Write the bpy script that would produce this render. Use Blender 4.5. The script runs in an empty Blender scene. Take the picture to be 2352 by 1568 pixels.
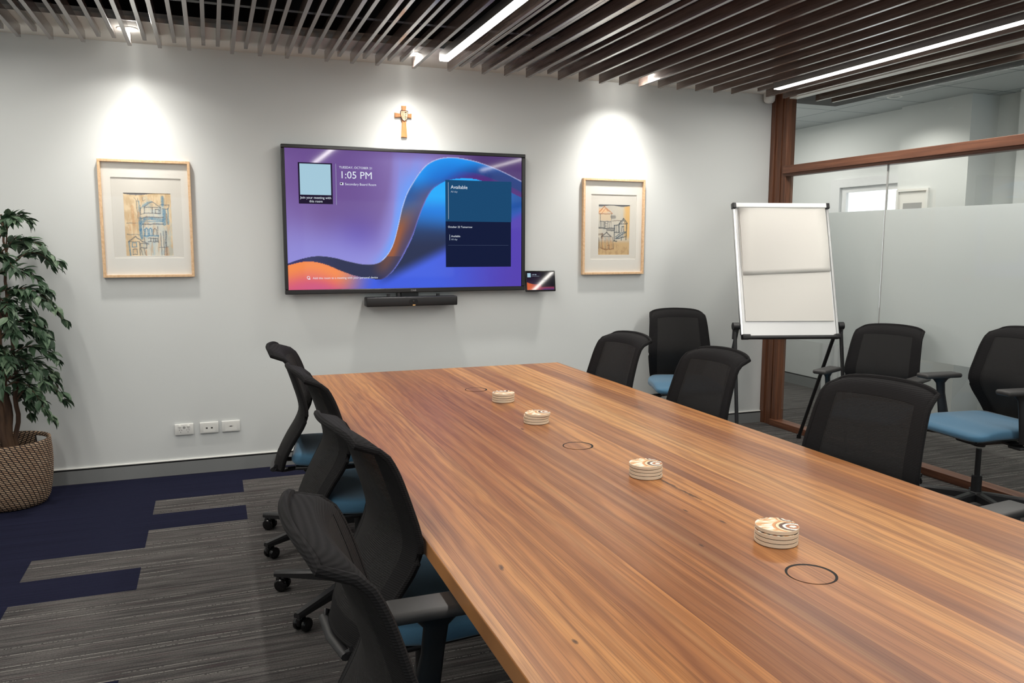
import bpy, bmesh, math, random
from mathutils import Vector, Matrix, noise
random.seed(7)
D = bpy.data
SC = bpy.context.scene
COL = SC.collection
PI = math.pi

# ------------------------------------------------------------------ camera, world, exposure
def look_axes(yaw, pitch, roll):
    f = Vector((math.sin(yaw)*math.cos(pitch), math.cos(yaw)*math.cos(pitch), math.sin(pitch)))
    r = Vector((math.cos(yaw), -math.sin(yaw), 0)); u = r.cross(f)
    c, s = math.cos(roll), math.sin(roll)
    return c*r+s*u, -s*r+c*u, f
cam_d = D.cameras.new('camera'); cam = D.objects.new('camera', cam_d); COL.objects.link(cam)
R_, U_, F_ = look_axes(.3587, -.1212, .0023)
cam.matrix_world = Matrix(((R_.x, U_.x, -F_.x, -1.281), (R_.y, U_.y, -F_.y, -5.4588), (R_.z, U_.z, -F_.z, 1.4828), (0, 0, 0, 1)))
cam_d.sensor_fit = 'HORIZONTAL'; cam_d.sensor_width = 36.0; cam_d.lens = 36.0*1831.39/2352
cam_d.clip_start = .05
SC.camera = cam
SC.view_settings.view_transform = 'Standard'; SC.view_settings.look = 'None'
SC.view_settings.exposure = 0.16; SC.view_settings.gamma = 1.0
SC.view_settings.use_curve_mapping = False
W = D.worlds.new('world'); SC.world = W; W.use_nodes = True
W.node_tree.nodes['Background'].inputs[0].default_value = (.80, .90, 1, 1)
W.node_tree.nodes['Background'].inputs[1].default_value = 1.3       # daylight through the rear windows

LED_POWER, SPOT_POWER, CORE_POWER, LED_EMIT = 50.0, 20.0, 86.0, 11.0
HALL_POWER = 52.0

# ------------------------------------------------------------------ helpers
def srgb(r, g, b):
    f = lambda c: (c/12.92 if c <= .04045 else ((c+.055)/1.055)**2.4)
    return (f(r/255), f(g/255), f(b/255), 1)

def material(name, col=(.5, .5, .5, 1), rough=.5, metal=0, spec=.5, **kw):
    m = D.materials.new(name); m.use_nodes = True
    b = m.node_tree.nodes['Principled BSDF']
    b.inputs['Base Color'].default_value = col; b.inputs['Roughness'].default_value = rough
    b.inputs['Metallic'].default_value = metal; b.inputs['Specular IOR Level'].default_value = spec
    for k, v in kw.items(): b.inputs[k.replace('_', ' ')].default_value = v
    return m
class NT:
    def __init__(s, m): s.t = m.node_tree; s.n = s.t.nodes; s.bsdf = s.n.get('Principled BSDF'); s.out = s.n.get('Material Output')
    def new(s, typ, **kw):
        n = s.n.new(typ)
        for k, v in kw.items():
            if k.startswith('i_'):
                key = k[2:].replace('_', ' ')
                n.inputs[int(key) if key.isdigit() else key].default_value = v
            else: setattr(n, k, v)
        return n
    def link(s, a, b): s.t.links.new(a, b)
    def math(s, op, a, b=None, c=None, clamp=False):
        n = s.n.new('ShaderNodeMath'); n.operation = op; n.use_clamp = clamp
        for i, x in enumerate((a, b, c)):
            if x is None: continue
            if isinstance(x, (int, float)): n.inputs[i].default_value = x
            else: s.link(x, n.inputs[i])
        return n.outputs[0]
    def mix(s, f, a, b, blend='MIX'):
        n = s.n.new('ShaderNodeMix'); n.data_type = 'RGBA'; n.blend_type = blend
        for i, x in ((0, f), (6, a), (7, b)):
            if isinstance(x, (int, float, tuple)): n.inputs[i].default_value = x
            else: s.link(x, n.inputs[i])
        return n.outputs[2]
    def ramp(s, f, stops):
        n = s.n.new('ShaderNodeValToRGB'); e = n.color_ramp.elements
        while len(e) < len(stops): e.new(.5)
        for i, (p, c) in enumerate(stops): e[i].position = p; e[i].color = c
        s.link(f, n.inputs[0]); return n.outputs[0]
    def mapping(s, scale, coord='Object', loc=(0, 0, 0), rot=(0, 0, 0)):
        c = s.n.new('ShaderNodeTexCoord'); m = s.n.new('ShaderNodeMapping')
        m.inputs['Scale'].default_value = scale; m.inputs['Location'].default_value = loc; m.inputs['Rotation'].default_value = rot
        s.link(c.outputs[coord], m.inputs[0]); return m.outputs[0]
    def noise(s, vec, scale, detail=4, rough=.55, dist=0):
        n = s.new('ShaderNodeTexNoise', i_Scale=scale, i_Detail=detail, i_Roughness=rough, i_Distortion=dist)
        s.link(vec, n.inputs['Vector']); return n.outputs[0]
    def bump(s, h, strength=.2, dist=.002):
        n = s.new('ShaderNodeBump', i_Strength=strength, i_Distance=dist)
        s.link(h, n.inputs['Height']); s.link(n.outputs[0], s.bsdf.inputs['Normal'])
    def base(s, c): s.link(c, s.bsdf.inputs['Base Color'])

def link(o, parent=None):
    COL.objects.link(o)
    if parent is not None: o.parent = parent
    return o
def build(name, bm, mats, parent=None, smooth=False, angle=40):
    me = D.meshes.new(name); bm.normal_update(); bm.to_mesh(me); bm.free()
    for m in (mats if isinstance(mats, (list, tuple)) else [mats]): me.materials.append(m)
    if smooth:
        me.shade_smooth()
        me.set_sharp_from_angle(angle=math.radians(angle))
    return link(D.objects.new(name, me), parent)
def tag(o, label=None, cat=None, group=None, kind=None):
    for k, v in (('label', label), ('category', cat), ('group', group), ('kind', kind)):
        if v: o[k] = v
    return o
def thing(name, label, cat, loc=(0, 0, 0), rz=0, group=None):
    o = D.objects.new(name, None); COL.objects.link(o); o.empty_display_size = .1
    o.location = loc; o.rotation_euler = (0, 0, rz)
    return tag(o, label, cat, group)
def structure(name, bm, mats, label=None, parent=None, **kw):
    o = build(name, bm, mats, parent, **kw)
    if parent is None: tag(o, kind='structure')
    if label: o['label'] = label
    return o
def B(): return bmesh.new()
def box(bm, x0, x1, y0, y1, z0, z1, bev=0, seg=2, mi=0, M=None):
    r = bmesh.ops.create_cube(bm, size=1); vs = r['verts']
    for v in vs: v.co = Vector(((x0+x1)/2+v.co.x*(x1-x0), (y0+y1)/2+v.co.y*(y1-y0), (z0+z1)/2+v.co.z*(z1-z0)))
    fs = list({f for v in vs for f in v.link_faces})
    for f in fs: f.material_index = mi
    if bev:
        es = list({e for v in vs for e in v.link_edges})
        r = bmesh.ops.bevel(bm, geom=es, offset=bev, segments=seg, profile=.5, affect='EDGES')
        vs = list({v for f in r['faces'] for v in f.verts} | {v for v in vs if v.is_valid})
        for f in {f for v in vs for f in v.link_faces}: f.material_index = mi
    if M is not None:
        for v in vs: v.co = M @ v.co
    return vs
def quad(bm, pts, mi=0):
    f = bm.faces.new([bm.verts.new(p) for p in pts]); f.material_index = mi; return f
def ring_loft(bm, rings, cap=True, mi=0, closed=True):
    rv = [[bm.verts.new(p) for p in r] for r in rings]; n = len(rings[0])
    for a, b in zip(rv, rv[1:]):
        for i in range(n if closed else n-1):
            f = bm.faces.new((a[i], a[(i+1) % n], b[(i+1) % n], b[i])); f.material_index = mi
    if cap and closed:
        f = bm.faces.new(list(reversed(rv[0]))); f.material_index = mi
        f = bm.faces.new(rv[-1]); f.material_index = mi
    return rv
def lathe(bm, prof, c=(0, 0, 0), n=32, cap=True, mi=0, axis='Z'):
    rings = []
    for r, z in prof:
        ring = []
        for i in range(n):
            a = 2*PI*i/n; p = (r*math.cos(a), r*math.sin(a), z)
            if axis == 'Y': p = (p[0], -p[2], p[1])
            if axis == 'X': p = (p[2], p[0], p[1])
            ring.append(Vector(p)+Vector(c))
        rings.append(ring)
    return ring_loft(bm, rings, cap, mi)
def tube(bm, pts, rad, n=10, cap=True, mi=0, flat=1.0):
    pts = [Vector(p) for p in pts]; rs = rad if isinstance(rad, (list, tuple)) else [rad]*len(pts)
    rings = []; up = Vector((0, 0, 1))
    for i, p in enumerate(pts):
        t = (pts[min(i+1, len(pts)-1)]-pts[max(i-1, 0)]).normalized()
        if abs(t.dot(up)) > .95: up = Vector((1, 0, 0)) if abs(t.x) < .9 else Vector((0, 1, 0))
        s = t.cross(up).normalized(); u = s.cross(t).normalized()
        rings.append([p+(s*math.cos(2*PI*k/n)+u*math.sin(2*PI*k/n)*flat)*rs[i] for k in range(n)])
    ring_loft(bm, rings, cap, mi)
def prism(bm, outline, y0, y1, mi=0):        # outline in (x, z), extruded along y
    ring_loft(bm, [[Vector((x, y0, z)) for x, z in outline], [Vector((x, y1, z)) for x, z in outline]], True, mi)
def lerp(a, b, t): return a+(b-a)*t
def sm(a, b, x):
    t = min(1, max(0, (x-a)/(b-a))) if a != b else float(x > a); return t*t*(3-2*t)
def interp(pts, x):
    if x <= pts[0][0]: return pts[0][1]
    for i in range(len(pts)-1):
        if x <= pts[i+1][0]:
            x0, y0 = pts[i]; x1, y1 = pts[i+1]; t = (x-x0)/(x1-x0)
            xm, ym = pts[i-1] if i > 0 else (2*x0-x1, 2*y0-y1); xp, yp = pts[i+2] if i+2 < len(pts) else (2*x1-x0, 2*y1-y0)
            m0 = (y1-ym)/(x1-xm)*(x1-x0); m1 = (yp-y0)/(xp-x0)*(x1-x0)
            return (2*t**3-3*t*t+1)*y0+(t**3-2*t*t+t)*m0+(-2*t**3+3*t*t)*y1+(t**3-t*t)*m1
    return pts[-1][1]
def mixc(a, b, t): return tuple(lerp(x, y, t) for x, y in zip(a, b))
def text_into(bm, s, size, x, z, y, mi=0, align='LEFT', bold=0.0, depth=0.0):
    """letters as flat faces standing in the plane y, facing -y; x, z = baseline start"""
    cu = D.curves.new('letters', 'FONT'); cu.body = s; cu.size = size; cu.align_x = align; cu.offset = bold; cu.resolution_u = 3
    o = D.objects.new('letters', cu); COL.objects.link(o)
    dg = bpy.context.evaluated_depsgraph_get(); me = D.meshes.new_from_object(o.evaluated_get(dg))
    n0 = len(bm.verts); f0 = len(bm.faces)
    bm.from_mesh(me); bm.verts.ensure_lookup_table(); bm.faces.ensure_lookup_table()
    for v in bm.verts[n0:]: v.co = Vector((x+v.co.x, y, z+v.co.y))
    for f in bm.faces[f0:]: f.material_index = mi
    D.objects.remove(o); D.curves.remove(cu); D.meshes.remove(me)
def painted_grid(name, x0, x1, z0, z1, y, nx, nz, fn, mats, parent, extra=None):
    """a flat picture standing in plane y (facing -y): one colour per point, fn(X, Z) -> sRGB 0..255"""
    bm = B(); vs = []
    for j in range(nz+1):
        vs.append([bm.verts.new((lerp(x0, x1, i/nx), y, lerp(z0, z1, j/nz))) for i in range(nx+1)])
    for j in range(nz):
        for i in range(nx): bm.faces.new((vs[j][i], vs[j][i+1], vs[j+1][i+1], vs[j+1][i]))
    n = len(bm.verts)
    if extra: extra(bm)
    me = D.meshes.new(name); bm.to_mesh(me); bm.free()
    at = me.color_attributes.new('picture', 'FLOAT_COLOR', 'POINT')
    data = []
    for k, v in enumerate(me.vertices):
        data += list(srgb(*[min(255, max(0, c)) for c in fn(v.co.x, v.co.z)])) if k < n else [1, 1, 1, 1]
    at.data.foreach_set('color', data)
    for m in mats: me.materials.append(m)
    return link(D.objects.new(name, me), parent)
ORD = ['', 'first', 'second', 'third', 'fourth', 'fifth', 'sixth', 'seventh', 'eighth', 'ninth', 'tenth', 'eleventh', 'twelfth', 'thirteenth', 'fourteenth', 'fifteenth', 'sixteenth', 'seventeenth', 'eighteenth', 'nineteenth', 'twentieth']
def ordinal(n):
    if n <= 20: return ORD[n]
    t = ['', '', 'twenty', 'thirty', 'forty'][n//10]
    return t+'-'+ORD[n % 10] if n % 10 else {20: 'twentieth', 30: 'thirtieth', 40: 'fortieth'}[n]

# ------------------------------------------------------------------ materials
M = {}
def plain(key, rgb, rough=.5, **kw): M[key] = material(key, srgb(*rgb), rough, **kw); return M[key]
# wall paint with the faintest roller texture
m = plain('wall_paint', (214, 217, 216), .75, spec=.25); t = NT(m)
t.bump(t.noise(t.mapping((1, 1, 1)), 180, 3), .05, .001)
plain('soffit_paint', (222, 220, 215), .8, spec=.2)
plain('plenum_black', (30, 30, 33), .9, spec=.1)
plain('skirting_grey', (132, 134, 134), .4, spec=.4)
plain('black_gap', (10, 10, 11), .8)
plain('white_bead', (235, 235, 230), .35)
plain('white_plastic', (228, 228, 224), .35)
plain('socket_dark', (45, 42, 40), .5)
plain('indicator_grey', (160, 160, 158), .4)
plain('black_plastic', (26, 26, 28), .45)
plain('black_satin', (24, 24, 26), .38)
plain('black_gloss', (12, 12, 13), .22)
plain('arm_grey', (52, 51, 51), .5)
plain('tv_bezel', (24, 22, 22), .28, spec=.6)
plain('alu', (190, 192, 192), .3, metal=.9)
plain('white_board', (235, 236, 236), .25)
plain('paper', (222, 219, 213), .85, spec=.15)
plain('mat_board', (232, 230, 225), .9, spec=.1)
plain('letters_white', (235, 240, 245), .6)
plain('bulkhead_grey', (84, 84, 84), .85, spec=.2)
plain('door_white', (215, 217, 218), .45)
plain('tag_grey', (140, 145, 148), .6)
plain('lever_ring', (90, 92, 95), .4)

def emission(key, rgb, strength):
    m = D.materials.new(key); m.use_nodes = True; n = NT(m); n.n.remove(n.bsdf)
    e = n.new('ShaderNodeEmission', i_Color=srgb(*rgb), i_Strength=strength); n.link(e.outputs[0], n.out.inputs[0]); M[key] = m; return m
emission('led_diffuser', (255, 252, 245), LED_EMIT)
emission('downlight_lens', (255, 250, 238), 14)
emission('daylight_pane', (246, 249, 250), 1.5)
emission('screen_letters', (232, 240, 250), 0.85)
emission('screen_dim_letters', (190, 205, 225), 0.68)
emission('screen_card', (38, 30, 52), 0.81)
emission('screen_pale', (176, 214, 232), 0.77)
emission('status_light', (255, 190, 120), 1.2)

# screen: shows its picture and mirrors the room a little
def screen_mat(key, strength, rough):
    m = material(key, (.004, .004, .005, 1), rough, spec=.24); n = NT(m)
    a = n.new('ShaderNodeAttribute', attribute_name='picture')
    n.link(a.outputs['Color'], n.bsdf.inputs['Emission Color']); n.bsdf.inputs['Emission Strength'].default_value = strength
    M[key] = m
screen_mat('tv_picture', .87, .05); screen_mat('tablet_picture', .72, .04)
m = material('art_paint', (1, 1, 1, 1), .9, spec=.1); n = NT(m)
a = n.new('ShaderNodeAttribute', attribute_name='picture'); n.base(a.outputs['Color']); M['art_paint'] = m
m = material('coaster_print', (1, 1, 1, 1), .45); n = NT(m)
a = n.new('ShaderNodeAttribute', attribute_name='picture'); n.base(a.outputs['Color']); M['coaster_print'] = m
plain('coaster_edge', (226, 208, 182), .6); plain('coaster_dark', (40, 32, 28), .8)

# table timber: long boards glued side by side, each with its own tone, figure and a few knots
def timber(key, dark=False):
    m = material(key, (.3, .15, .07, 1), .34, spec=.26); n = NT(m)
    co = n.new('ShaderNodeTexCoord').outputs['Object']
    sep = n.new('ShaderNodeSeparateXYZ'); n.link(co, sep.inputs[0])
    wob = n.noise(n.mapping((.35, .35, 1)), 1.3, 1)
    xb = n.math('ADD', n.math('DIVIDE', sep.outputs[0], .128), n.math('MULTIPLY', wob, .10))
    idx = n.math('FLOOR', xb)
    wn = n.new('ShaderNodeTexWhiteNoise', noise_dimensions='1D'); n.link(idx, wn.inputs['W'])
    # sway of the grain, different per board
    comb = n.new('ShaderNodeCombineXYZ'); n.link(sep.outputs[0], comb.inputs[0]); n.link(n.math('ADD', sep.outputs[1], n.math('MULTIPLY', wn.outputs[0], 37.0)), comb.inputs[1]); n.link(idx, comb.inputs[2])
    def mp(scale):
        k = n.new('ShaderNodeMapping', i_Scale=scale); n.link(comb.outputs[0], k.inputs[0]); return k.outputs[0]
    broad = n.noise(mp((9, .34, 1)), 1.0, 3, .55, .7)
    mid = n.noise(mp((26, .38, 1)), 1.0, 4, .6, .35)
    fig = n.new('ShaderNodeTexWave', wave_type='BANDS', bands_direction='X', i_Scale=8.0, i_Distortion=9.0, i_Detail=3.0, i_Detail_Scale=1.1, i_Detail_Roughness=.6)
    n.link(mp((1, .16, 1)), fig.inputs['Vector'])
    fine = n.noise(mp((260, 2.2, 1)), 1.0, 3, .6, .1)
    streak = n.noise(mp((75, .55, 1)), 1.0, 4, .62, .2)
    tone = n.math('ADD', n.math('MULTIPLY', wn.outputs[0], .40), n.math('MULTIPLY', broad, .62))
    base = n.ramp(tone, [(.16, srgb(120, 78, 56)), (.36, srgb(160, 105, 66)), (.52, srgb(186, 127, 76)), (.68, srgb(200, 144, 88)), (.86, srgb(212, 166, 110))])
    c = n.mix(n.math('MULTIPLY', n.ramp(fig.outputs[0], [(.25, (0, 0, 0, 1)), (.9, (1, 1, 1, 1))]), .38), base, srgb(112, 66, 42), 'MIX')
    c = n.mix(n.math('MULTIPLY', n.ramp(streak, [(.50, (0, 0, 0, 1)), (.72, (1, 1, 1, 1))]), .42), c, srgb(82, 48, 33))
    c = n.mix(n.math('MULTIPLY', n.ramp(fine, [(.48, (0, 0, 0, 1)), (.70, (1, 1, 1, 1))]), .55), c, srgb(92, 54, 36))
    c = n.mix(n.math('MULTIPLY', n.ramp(mid, [(.52, (0, 0, 0, 1)), (.74, (1, 1, 1, 1))]), .34), c, srgb(98, 62, 50))
    c = n.mix(n.math('MULTIPLY', n.ramp(mid, [(.28, (1, 1, 1, 1)), (.46, (0, 0, 0, 1))]), .22), c, srgb(222, 172, 118))
    # knots and dark gum veins
    vor = n.new('ShaderNodeTexVoronoi', feature='F1', i_Scale=1.0); n.link(mp((3.4, 1.1, 1)), vor.inputs['Vector'])
    kn = n.ramp(vor.outputs['Distance'], [(.0, (1, 1, 1, 1)), (.035, (.6, .6, .6, 1)), (.085, (0, 0, 0, 1))])
    c = n.mix(n.math('MULTIPLY', kn, .55), c, srgb(52, 30, 22))
    # single marks of this top: a gum vein and small knots, where the boards have them
    wobx = n.math('MULTIPLY', n.math('SUBTRACT', n.noise(n.mapping((9, 9, 1)), 3.0, 3), .5), .022)
    acc = None
    for (kx, ky, ra, rb) in ((.040, -3.345, .0072, .080), (.041, -3.455, .0068, .075), (-.679, -3.782, .008, .020), (-.052, -3.585, .004, .014), (-.008, -3.699, .005, .016), (-.161, -3.825, .004, .013), (-.665, -4.159, .0052, .012), (-.122, -2.49, .006, .020)):
        ax_ = n.math('DIVIDE', n.math('ADD', n.math('SUBTRACT', sep.outputs[0], kx), wobx if ra > .006 else n.math('MULTIPLY', wobx, .3)), ra)
        ay_ = n.math('DIVIDE', n.math('SUBTRACT', sep.outputs[1], ky), rb)
        dd = n.math('SUBTRACT', 1.0, n.math('ADD', n.math('MULTIPLY', ax_, ax_), n.math('MULTIPLY', ay_, ay_)), None, True)
        acc = dd if acc is None else n.math('MAXIMUM', acc, dd)
    c = n.mix(n.math('MULTIPLY', n.math('POWER', acc, .6), .85), c, srgb(48, 34, 32))
    # glue lines between boards
    fr = n.math('FRACT', xb); ed = n.math('LESS_THAN', n.math('MINIMUM', fr, n.math('SUBTRACT', 1.0, fr)), .006)
    c = n.mix(n.math('MULTIPLY', ed, .45), c, srgb(70, 40, 28))
    n.base(c)
    n.link(n.math('ADD', n.math('MULTIPLY', streak, .10), .27), n.bsdf.inputs['Roughness'])
    n.bump(fine, .06, .0006)
    M[key] = m
timber('table_timber')
# slats: dark timber laminate
m = material('slat_timber', srgb(84, 70, 64), .22, spec=.65, Coat_Weight=.5, Coat_Roughness=.12); n = NT(m)
g = n.noise(n.mapping((60, 2.2, 60)), 1, 5, .6, .3)
n.base(n.ramp(g, [(.3, srgb(82, 70, 66)), (.55, srgb(112, 97, 90)), (.8, srgb(136, 119, 110))])); M['slat_timber'] = m
m = material('post_timber', srgb(104, 66, 48), .42, spec=.4); n = NT(m)
g = n.noise(n.mapping((45, 45, 2.0)), 1, 5, .6, .4)
n.base(n.ramp(g, [(.3, srgb(76, 47, 34)), (.55, srgb(106, 68, 48)), (.8, srgb(132, 88, 62))])); M['post_timber'] = m
m = material('rail_timber', srgb(104, 66, 48), .42, spec=.4); n = NT(m)
g = n.noise(n.mapping((45, 2.0, 45)), 1, 5, .6, .4)
n.base(n.ramp(g, [(.3, srgb(80, 50, 37)), (.55, srgb(110, 71, 52)), (.8, srgb(134, 91, 68))])); M['rail_timber'] = m
m = material('frame_wood', srgb(222, 186, 146), .5); n = NT(m)
n.base(n.ramp(n.noise(n.mapping((60, 60, 60)), 1, 3), [(.3, srgb(208, 168, 126)), (.7, srgb(232, 198, 160))])); M['frame_wood'] = m
m = material('cross_wood', srgb(196, 122, 66), .5); n = NT(m)
n.base(n.ramp(n.noise(n.mapping((150, 10, 12)), 1, 3), [(.3, srgb(176, 104, 56)), (.7, srgb(206, 136, 80))])); M['cross_wood'] = m
plain('cross_pale', (226, 190, 150), .5); plain('cross_dark', (74, 44, 30), .6)

# carpet planks: loop pile streaked along x; threads of white in the grey ones
def carpet(key, navy):
    m = material(key, (.05, .05, .05, 1), .95, spec=.08); n = NT(m)
    st = n.noise(n.mapping((1.1, 150, 1)), 1, 3, .65)
    st2 = n.noise(n.mapping((3.5, 34, 1)), 1, 3, .6)
    loop = n.noise(n.mapping((150, 230, 1)), 1, 2, .7)
    if navy:
        c = n.ramp(st, [(.3, srgb(21, 22, 38)), (.7, srgb(34, 36, 57))])
        c = n.mix(n.math('MULTIPLY', loop, .35), c, srgb(20, 22, 40))
    else:
        c = n.ramp(n.math('ADD', n.math('MULTIPLY', st, .65), n.math('MULTIPLY', st2, .35)), [(.34, srgb(46, 44, 45)), (.48, srgb(80, 78, 77)), (.62, srgb(110, 107, 104))])
        tint = n.noise(n.mapping((5, 60, 1)), 1, 2)
        c = n.mix(n.math('MULTIPLY', n.ramp(tint, [(.55, (0, 0, 0, 1)), (.7, (1, 1, 1, 1))]), .30), c, srgb(92, 70, 74))
        c = n.mix(n.math('MULTIPLY', n.ramp(loop, [(.4, (0, 0, 0, 1)), (.65, (1, 1, 1, 1))]), .45), c, srgb(46, 44, 44))
        # white threads
        co = n.new('ShaderNodeTexCoord').outputs['Object']; sep = n.new('ShaderNodeSeparateXYZ'); n.link(co, sep.inputs[0])
        yy = n.math('DIVIDE', sep.outputs[1], .064); fl = n.math('FLOOR', yy); fr = n.math('FRACT', yy)
        wn = n.new('ShaderNodeTexWhiteNoise', noise_dimensions='1D'); n.link(fl, wn.inputs['W'])
        d = n.math('ABSOLUTE', n.math('SUBTRACT', fr, n.math('ADD', n.math('MULTIPLY', wn.outputs[0], .7), .15)))
        line = n.math('LESS_THAN', d, .022)
        seg = n.noise(n.mapping((1.6, 40, 1)), 1, 1); dash = n.noise(n.mapping((110, 40, 1)), 1, 1)
        on = n.math('MULTIPLY', n.math('MULTIPLY', line, n.math('GREATER_THAN', seg, .46)), n.math('GREATER_THAN', dash, .42))
        c = n.mix(n.math('MULTIPLY', on, .5), c, srgb(190, 188, 180))
    n.base(c); n.bump(n.math('ADD', loop, st), .5, .004); M[key] = m
carpet('carpet_navy', True); carpet('carpet_grey', False)

# chair cloths
m = material('seat_cloth', srgb(72, 118, 146), .8, spec=.25, Sheen_Weight=.25); n = NT(m)
w = n.noise(n.mapping((900, 900, 900)), 1, 2); n.base(n.mix(w, srgb(46, 84, 114), srgb(78, 122, 148))); n.bump(w, .25, .001); M['seat_cloth'] = m
def mesh_cloth(key, see, rgb):
    m = material(key, srgb(*rgb), .8, spec=.15); n = NT(m)
    wv = n.new('ShaderNodeTexWave', wave_type='BANDS', bands_direction='Z', i_Scale=62.0, i_Distortion=.6, i_Detail=1.0)
    n.link(n.mapping((1, 1, 1)), wv.inputs['Vector'])
    n.base(n.mix(wv.outputs[0], srgb(*[c*.72 for c in rgb]), srgb(*[c*1.18 for c in rgb]))); n.bump(wv.outputs[0], .3, .0015)
    if see:
        tr = n.new('ShaderNodeBsdfTransparent'); mx = n.new('ShaderNodeMixShader', i_0=see)
        n.link(n.bsdf.outputs[0], mx.inputs[1]); n.link(tr.outputs[0], mx.inputs[2]); n.link(mx.outputs[0], n.out.inputs[0])
    M[key] = m
mesh_cloth('back_cloth', 0, (27, 26, 27)); mesh_cloth('back_mesh', .12, (41, 40, 40))

# glass
def glass_mat(key, tint=(.945, .96, .95, 1), ior=1.5):
    m = D.materials.new(key); m.use_nodes = True; n = NT(m); n.n.remove(n.bsdf)
    tr = n.new('ShaderNodeBsdfTransparent', i_Color=tint); gl = n.new('ShaderNodeBsdfGlossy', i_Roughness=.0, i_Color=(1, 1, 1, 1))
    fr = n.new('ShaderNodeFresnel', i_IOR=ior); mx = n.new('ShaderNodeMixShader')
    front = n.math('SUBTRACT', 1.0, n.new('ShaderNodeNewGeometry').outputs['Backfacing'])   # the sheet reflects on its near face only
    n.link(n.math('MULTIPLY', fr.outputs[0], front), mx.inputs[0]); n.link(tr.outputs[0], mx.inputs[1]); n.link(gl.outputs[0], mx.inputs[2]); n.link(mx.outputs[0], n.out.inputs[0]); M[key] = m
glass_mat('clear_glass'); glass_mat('upper_glass', ior=1.06); glass_mat('picture_glass', (.985, .985, .98, 1))
m = D.materials.new('frosted_film'); m.use_nodes = True; n = NT(m); n.n.remove(n.bsdf)
df = n.new('ShaderNodeBsdfDiffuse', i_Color=srgb(226, 231, 230)); tl = n.new('ShaderNodeBsdfTranslucent', i_Color=srgb(226, 231, 230))
mx = n.new('ShaderNodeMixShader', i_0=.45); n.link(df.outputs[0], mx.inputs[1]); n.link(tl.outputs[0], mx.inputs[2])
gl = n.new('ShaderNodeBsdfGlossy', i_Roughness=.05); fr = n.new('ShaderNodeFresnel', i_IOR=1.45); m2 = n.new('ShaderNodeMixShader')
n.link(n.math('MULTIPLY', fr.outputs[0], n.math('SUBTRACT', 1.0, n.new('ShaderNodeNewGeometry').outputs['Backfacing'])), m2.inputs[0]); n.link(mx.outputs[0], m2.inputs[1]); n.link(gl.outputs[0], m2.inputs[2]); n.link(m2.outputs[0], n.out.inputs[0]); M['frosted_film'] = m

# plant and basket
m = material('leaf_green', srgb(50, 74, 54), .5, spec=.3); n = NT(m)
oi = n.new('ShaderNodeAttribute', attribute_name='tone'); n.base(n.ramp(oi.outputs['Fac'], [(0, srgb(38, 58, 42)), (.5, srgb(58, 82, 60)), (.85, srgb(98, 118, 94)), (1, srgb(156, 166, 144))])); M['leaf_green'] = m
m = material('bark', srgb(86, 62, 46), .85); n = NT(m)
n.base(n.ramp(n.noise(n.mapping((40, 40, 6)), 1, 4), [(.3, srgb(60, 42, 32)), (.7, srgb(104, 78, 58))])); M['bark'] = m
m = material('basket_weave', srgb(186, 150, 118), .8); n = NT(m)
uv = n.new('ShaderNodeUVMap', uv_map='weave')
bt = n.new('ShaderNodeTexBrick', offset=0.0, squash=1.0, i_Color1=srgb(206, 176, 146), i_Color2=srgb(182, 146, 116), i_Mortar=srgb(34, 26, 24), i_Scale=1.0, i_Mortar_Size=.0031, i_Mortar_Smooth=.3, i_Bias=0.0, i_Brick_Width=.026, i_Row_Height=.0122)
n.link(uv.outputs[0], bt.inputs['Vector']); n.base(bt.outputs['Color'])
n.bump(n.math('SUBTRACT', 1.0, bt.outputs['Fac']), .7, .006); M['basket_weave'] = m
plain('soil', (50, 44, 38), .95)

# ------------------------------------------------------------------ room shell
CEIL, XG = 2.678, 3.0
ROWS = [-.018-.2565*k for k in range(0, 30)]
NAVY = {0: -.70, 1: -1.155, 2: -1.642, 3: -1.155, 4: -1.645, 5: -2.131, 6: -1.643, 7: -2.123, 8: -2.61, 9: -2.12, 10: -1.637, 11: -2.12}
bm = B(); XL = -3.4
quad(bm, [(XL, ROWS[0], 0), (8, ROWS[0], 0), (8, 4.0, 0), (XL, 4.0, 0)], 1)
for k in range(len(ROWS)-1):
    y1, y0 = ROWS[k], ROWS[k+1]; xb = NAVY.get(k, -2.6)
    quad(bm, [(XL, y0, 0), (xb, y0, 0), (xb, y1, 0), (XL, y1, 0)], 0)
    quad(bm, [(xb, y0, 0), (8, y0, 0), (8, y1, 0), (xb, y1, 0)], 1)
bmesh.ops.remove_doubles(bm, verts=bm.verts, dist=1e-5)
structure('floor', bm, [M['carpet_navy'], M['carpet_grey']], 'grey streaked carpet planks with navy planks along the back wall')
bm = B(); box(bm, XL, XG+.10, 0, .12, 0, 3.2); structure('wall_back', bm, M['wall_paint'], 'off-white painted wall behind the screen')
bm = B(); box(bm, XL-.12, XL, -7.3, .12, 0, 3.2); structure('wall_left', bm, M['wall_paint'])
bm = B()                                     # rear wall with two window openings behind the camera
Y0 = -7.3
for x0, x1, z0, z1 in ((XL-.12, XG+.1, 0, .9), (XL-.12, XG+.1, 2.2, 3.2), (XL-.12, -2.9, .9, 2.2), (-.4, 0, .9, 2.2), (2.5, XG+.1, .9, 2.2)):
    box(bm, x0, x1, Y0-.12, Y0, z0, z1)
structure('wall_rear', bm, M['wall_paint'])
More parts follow.
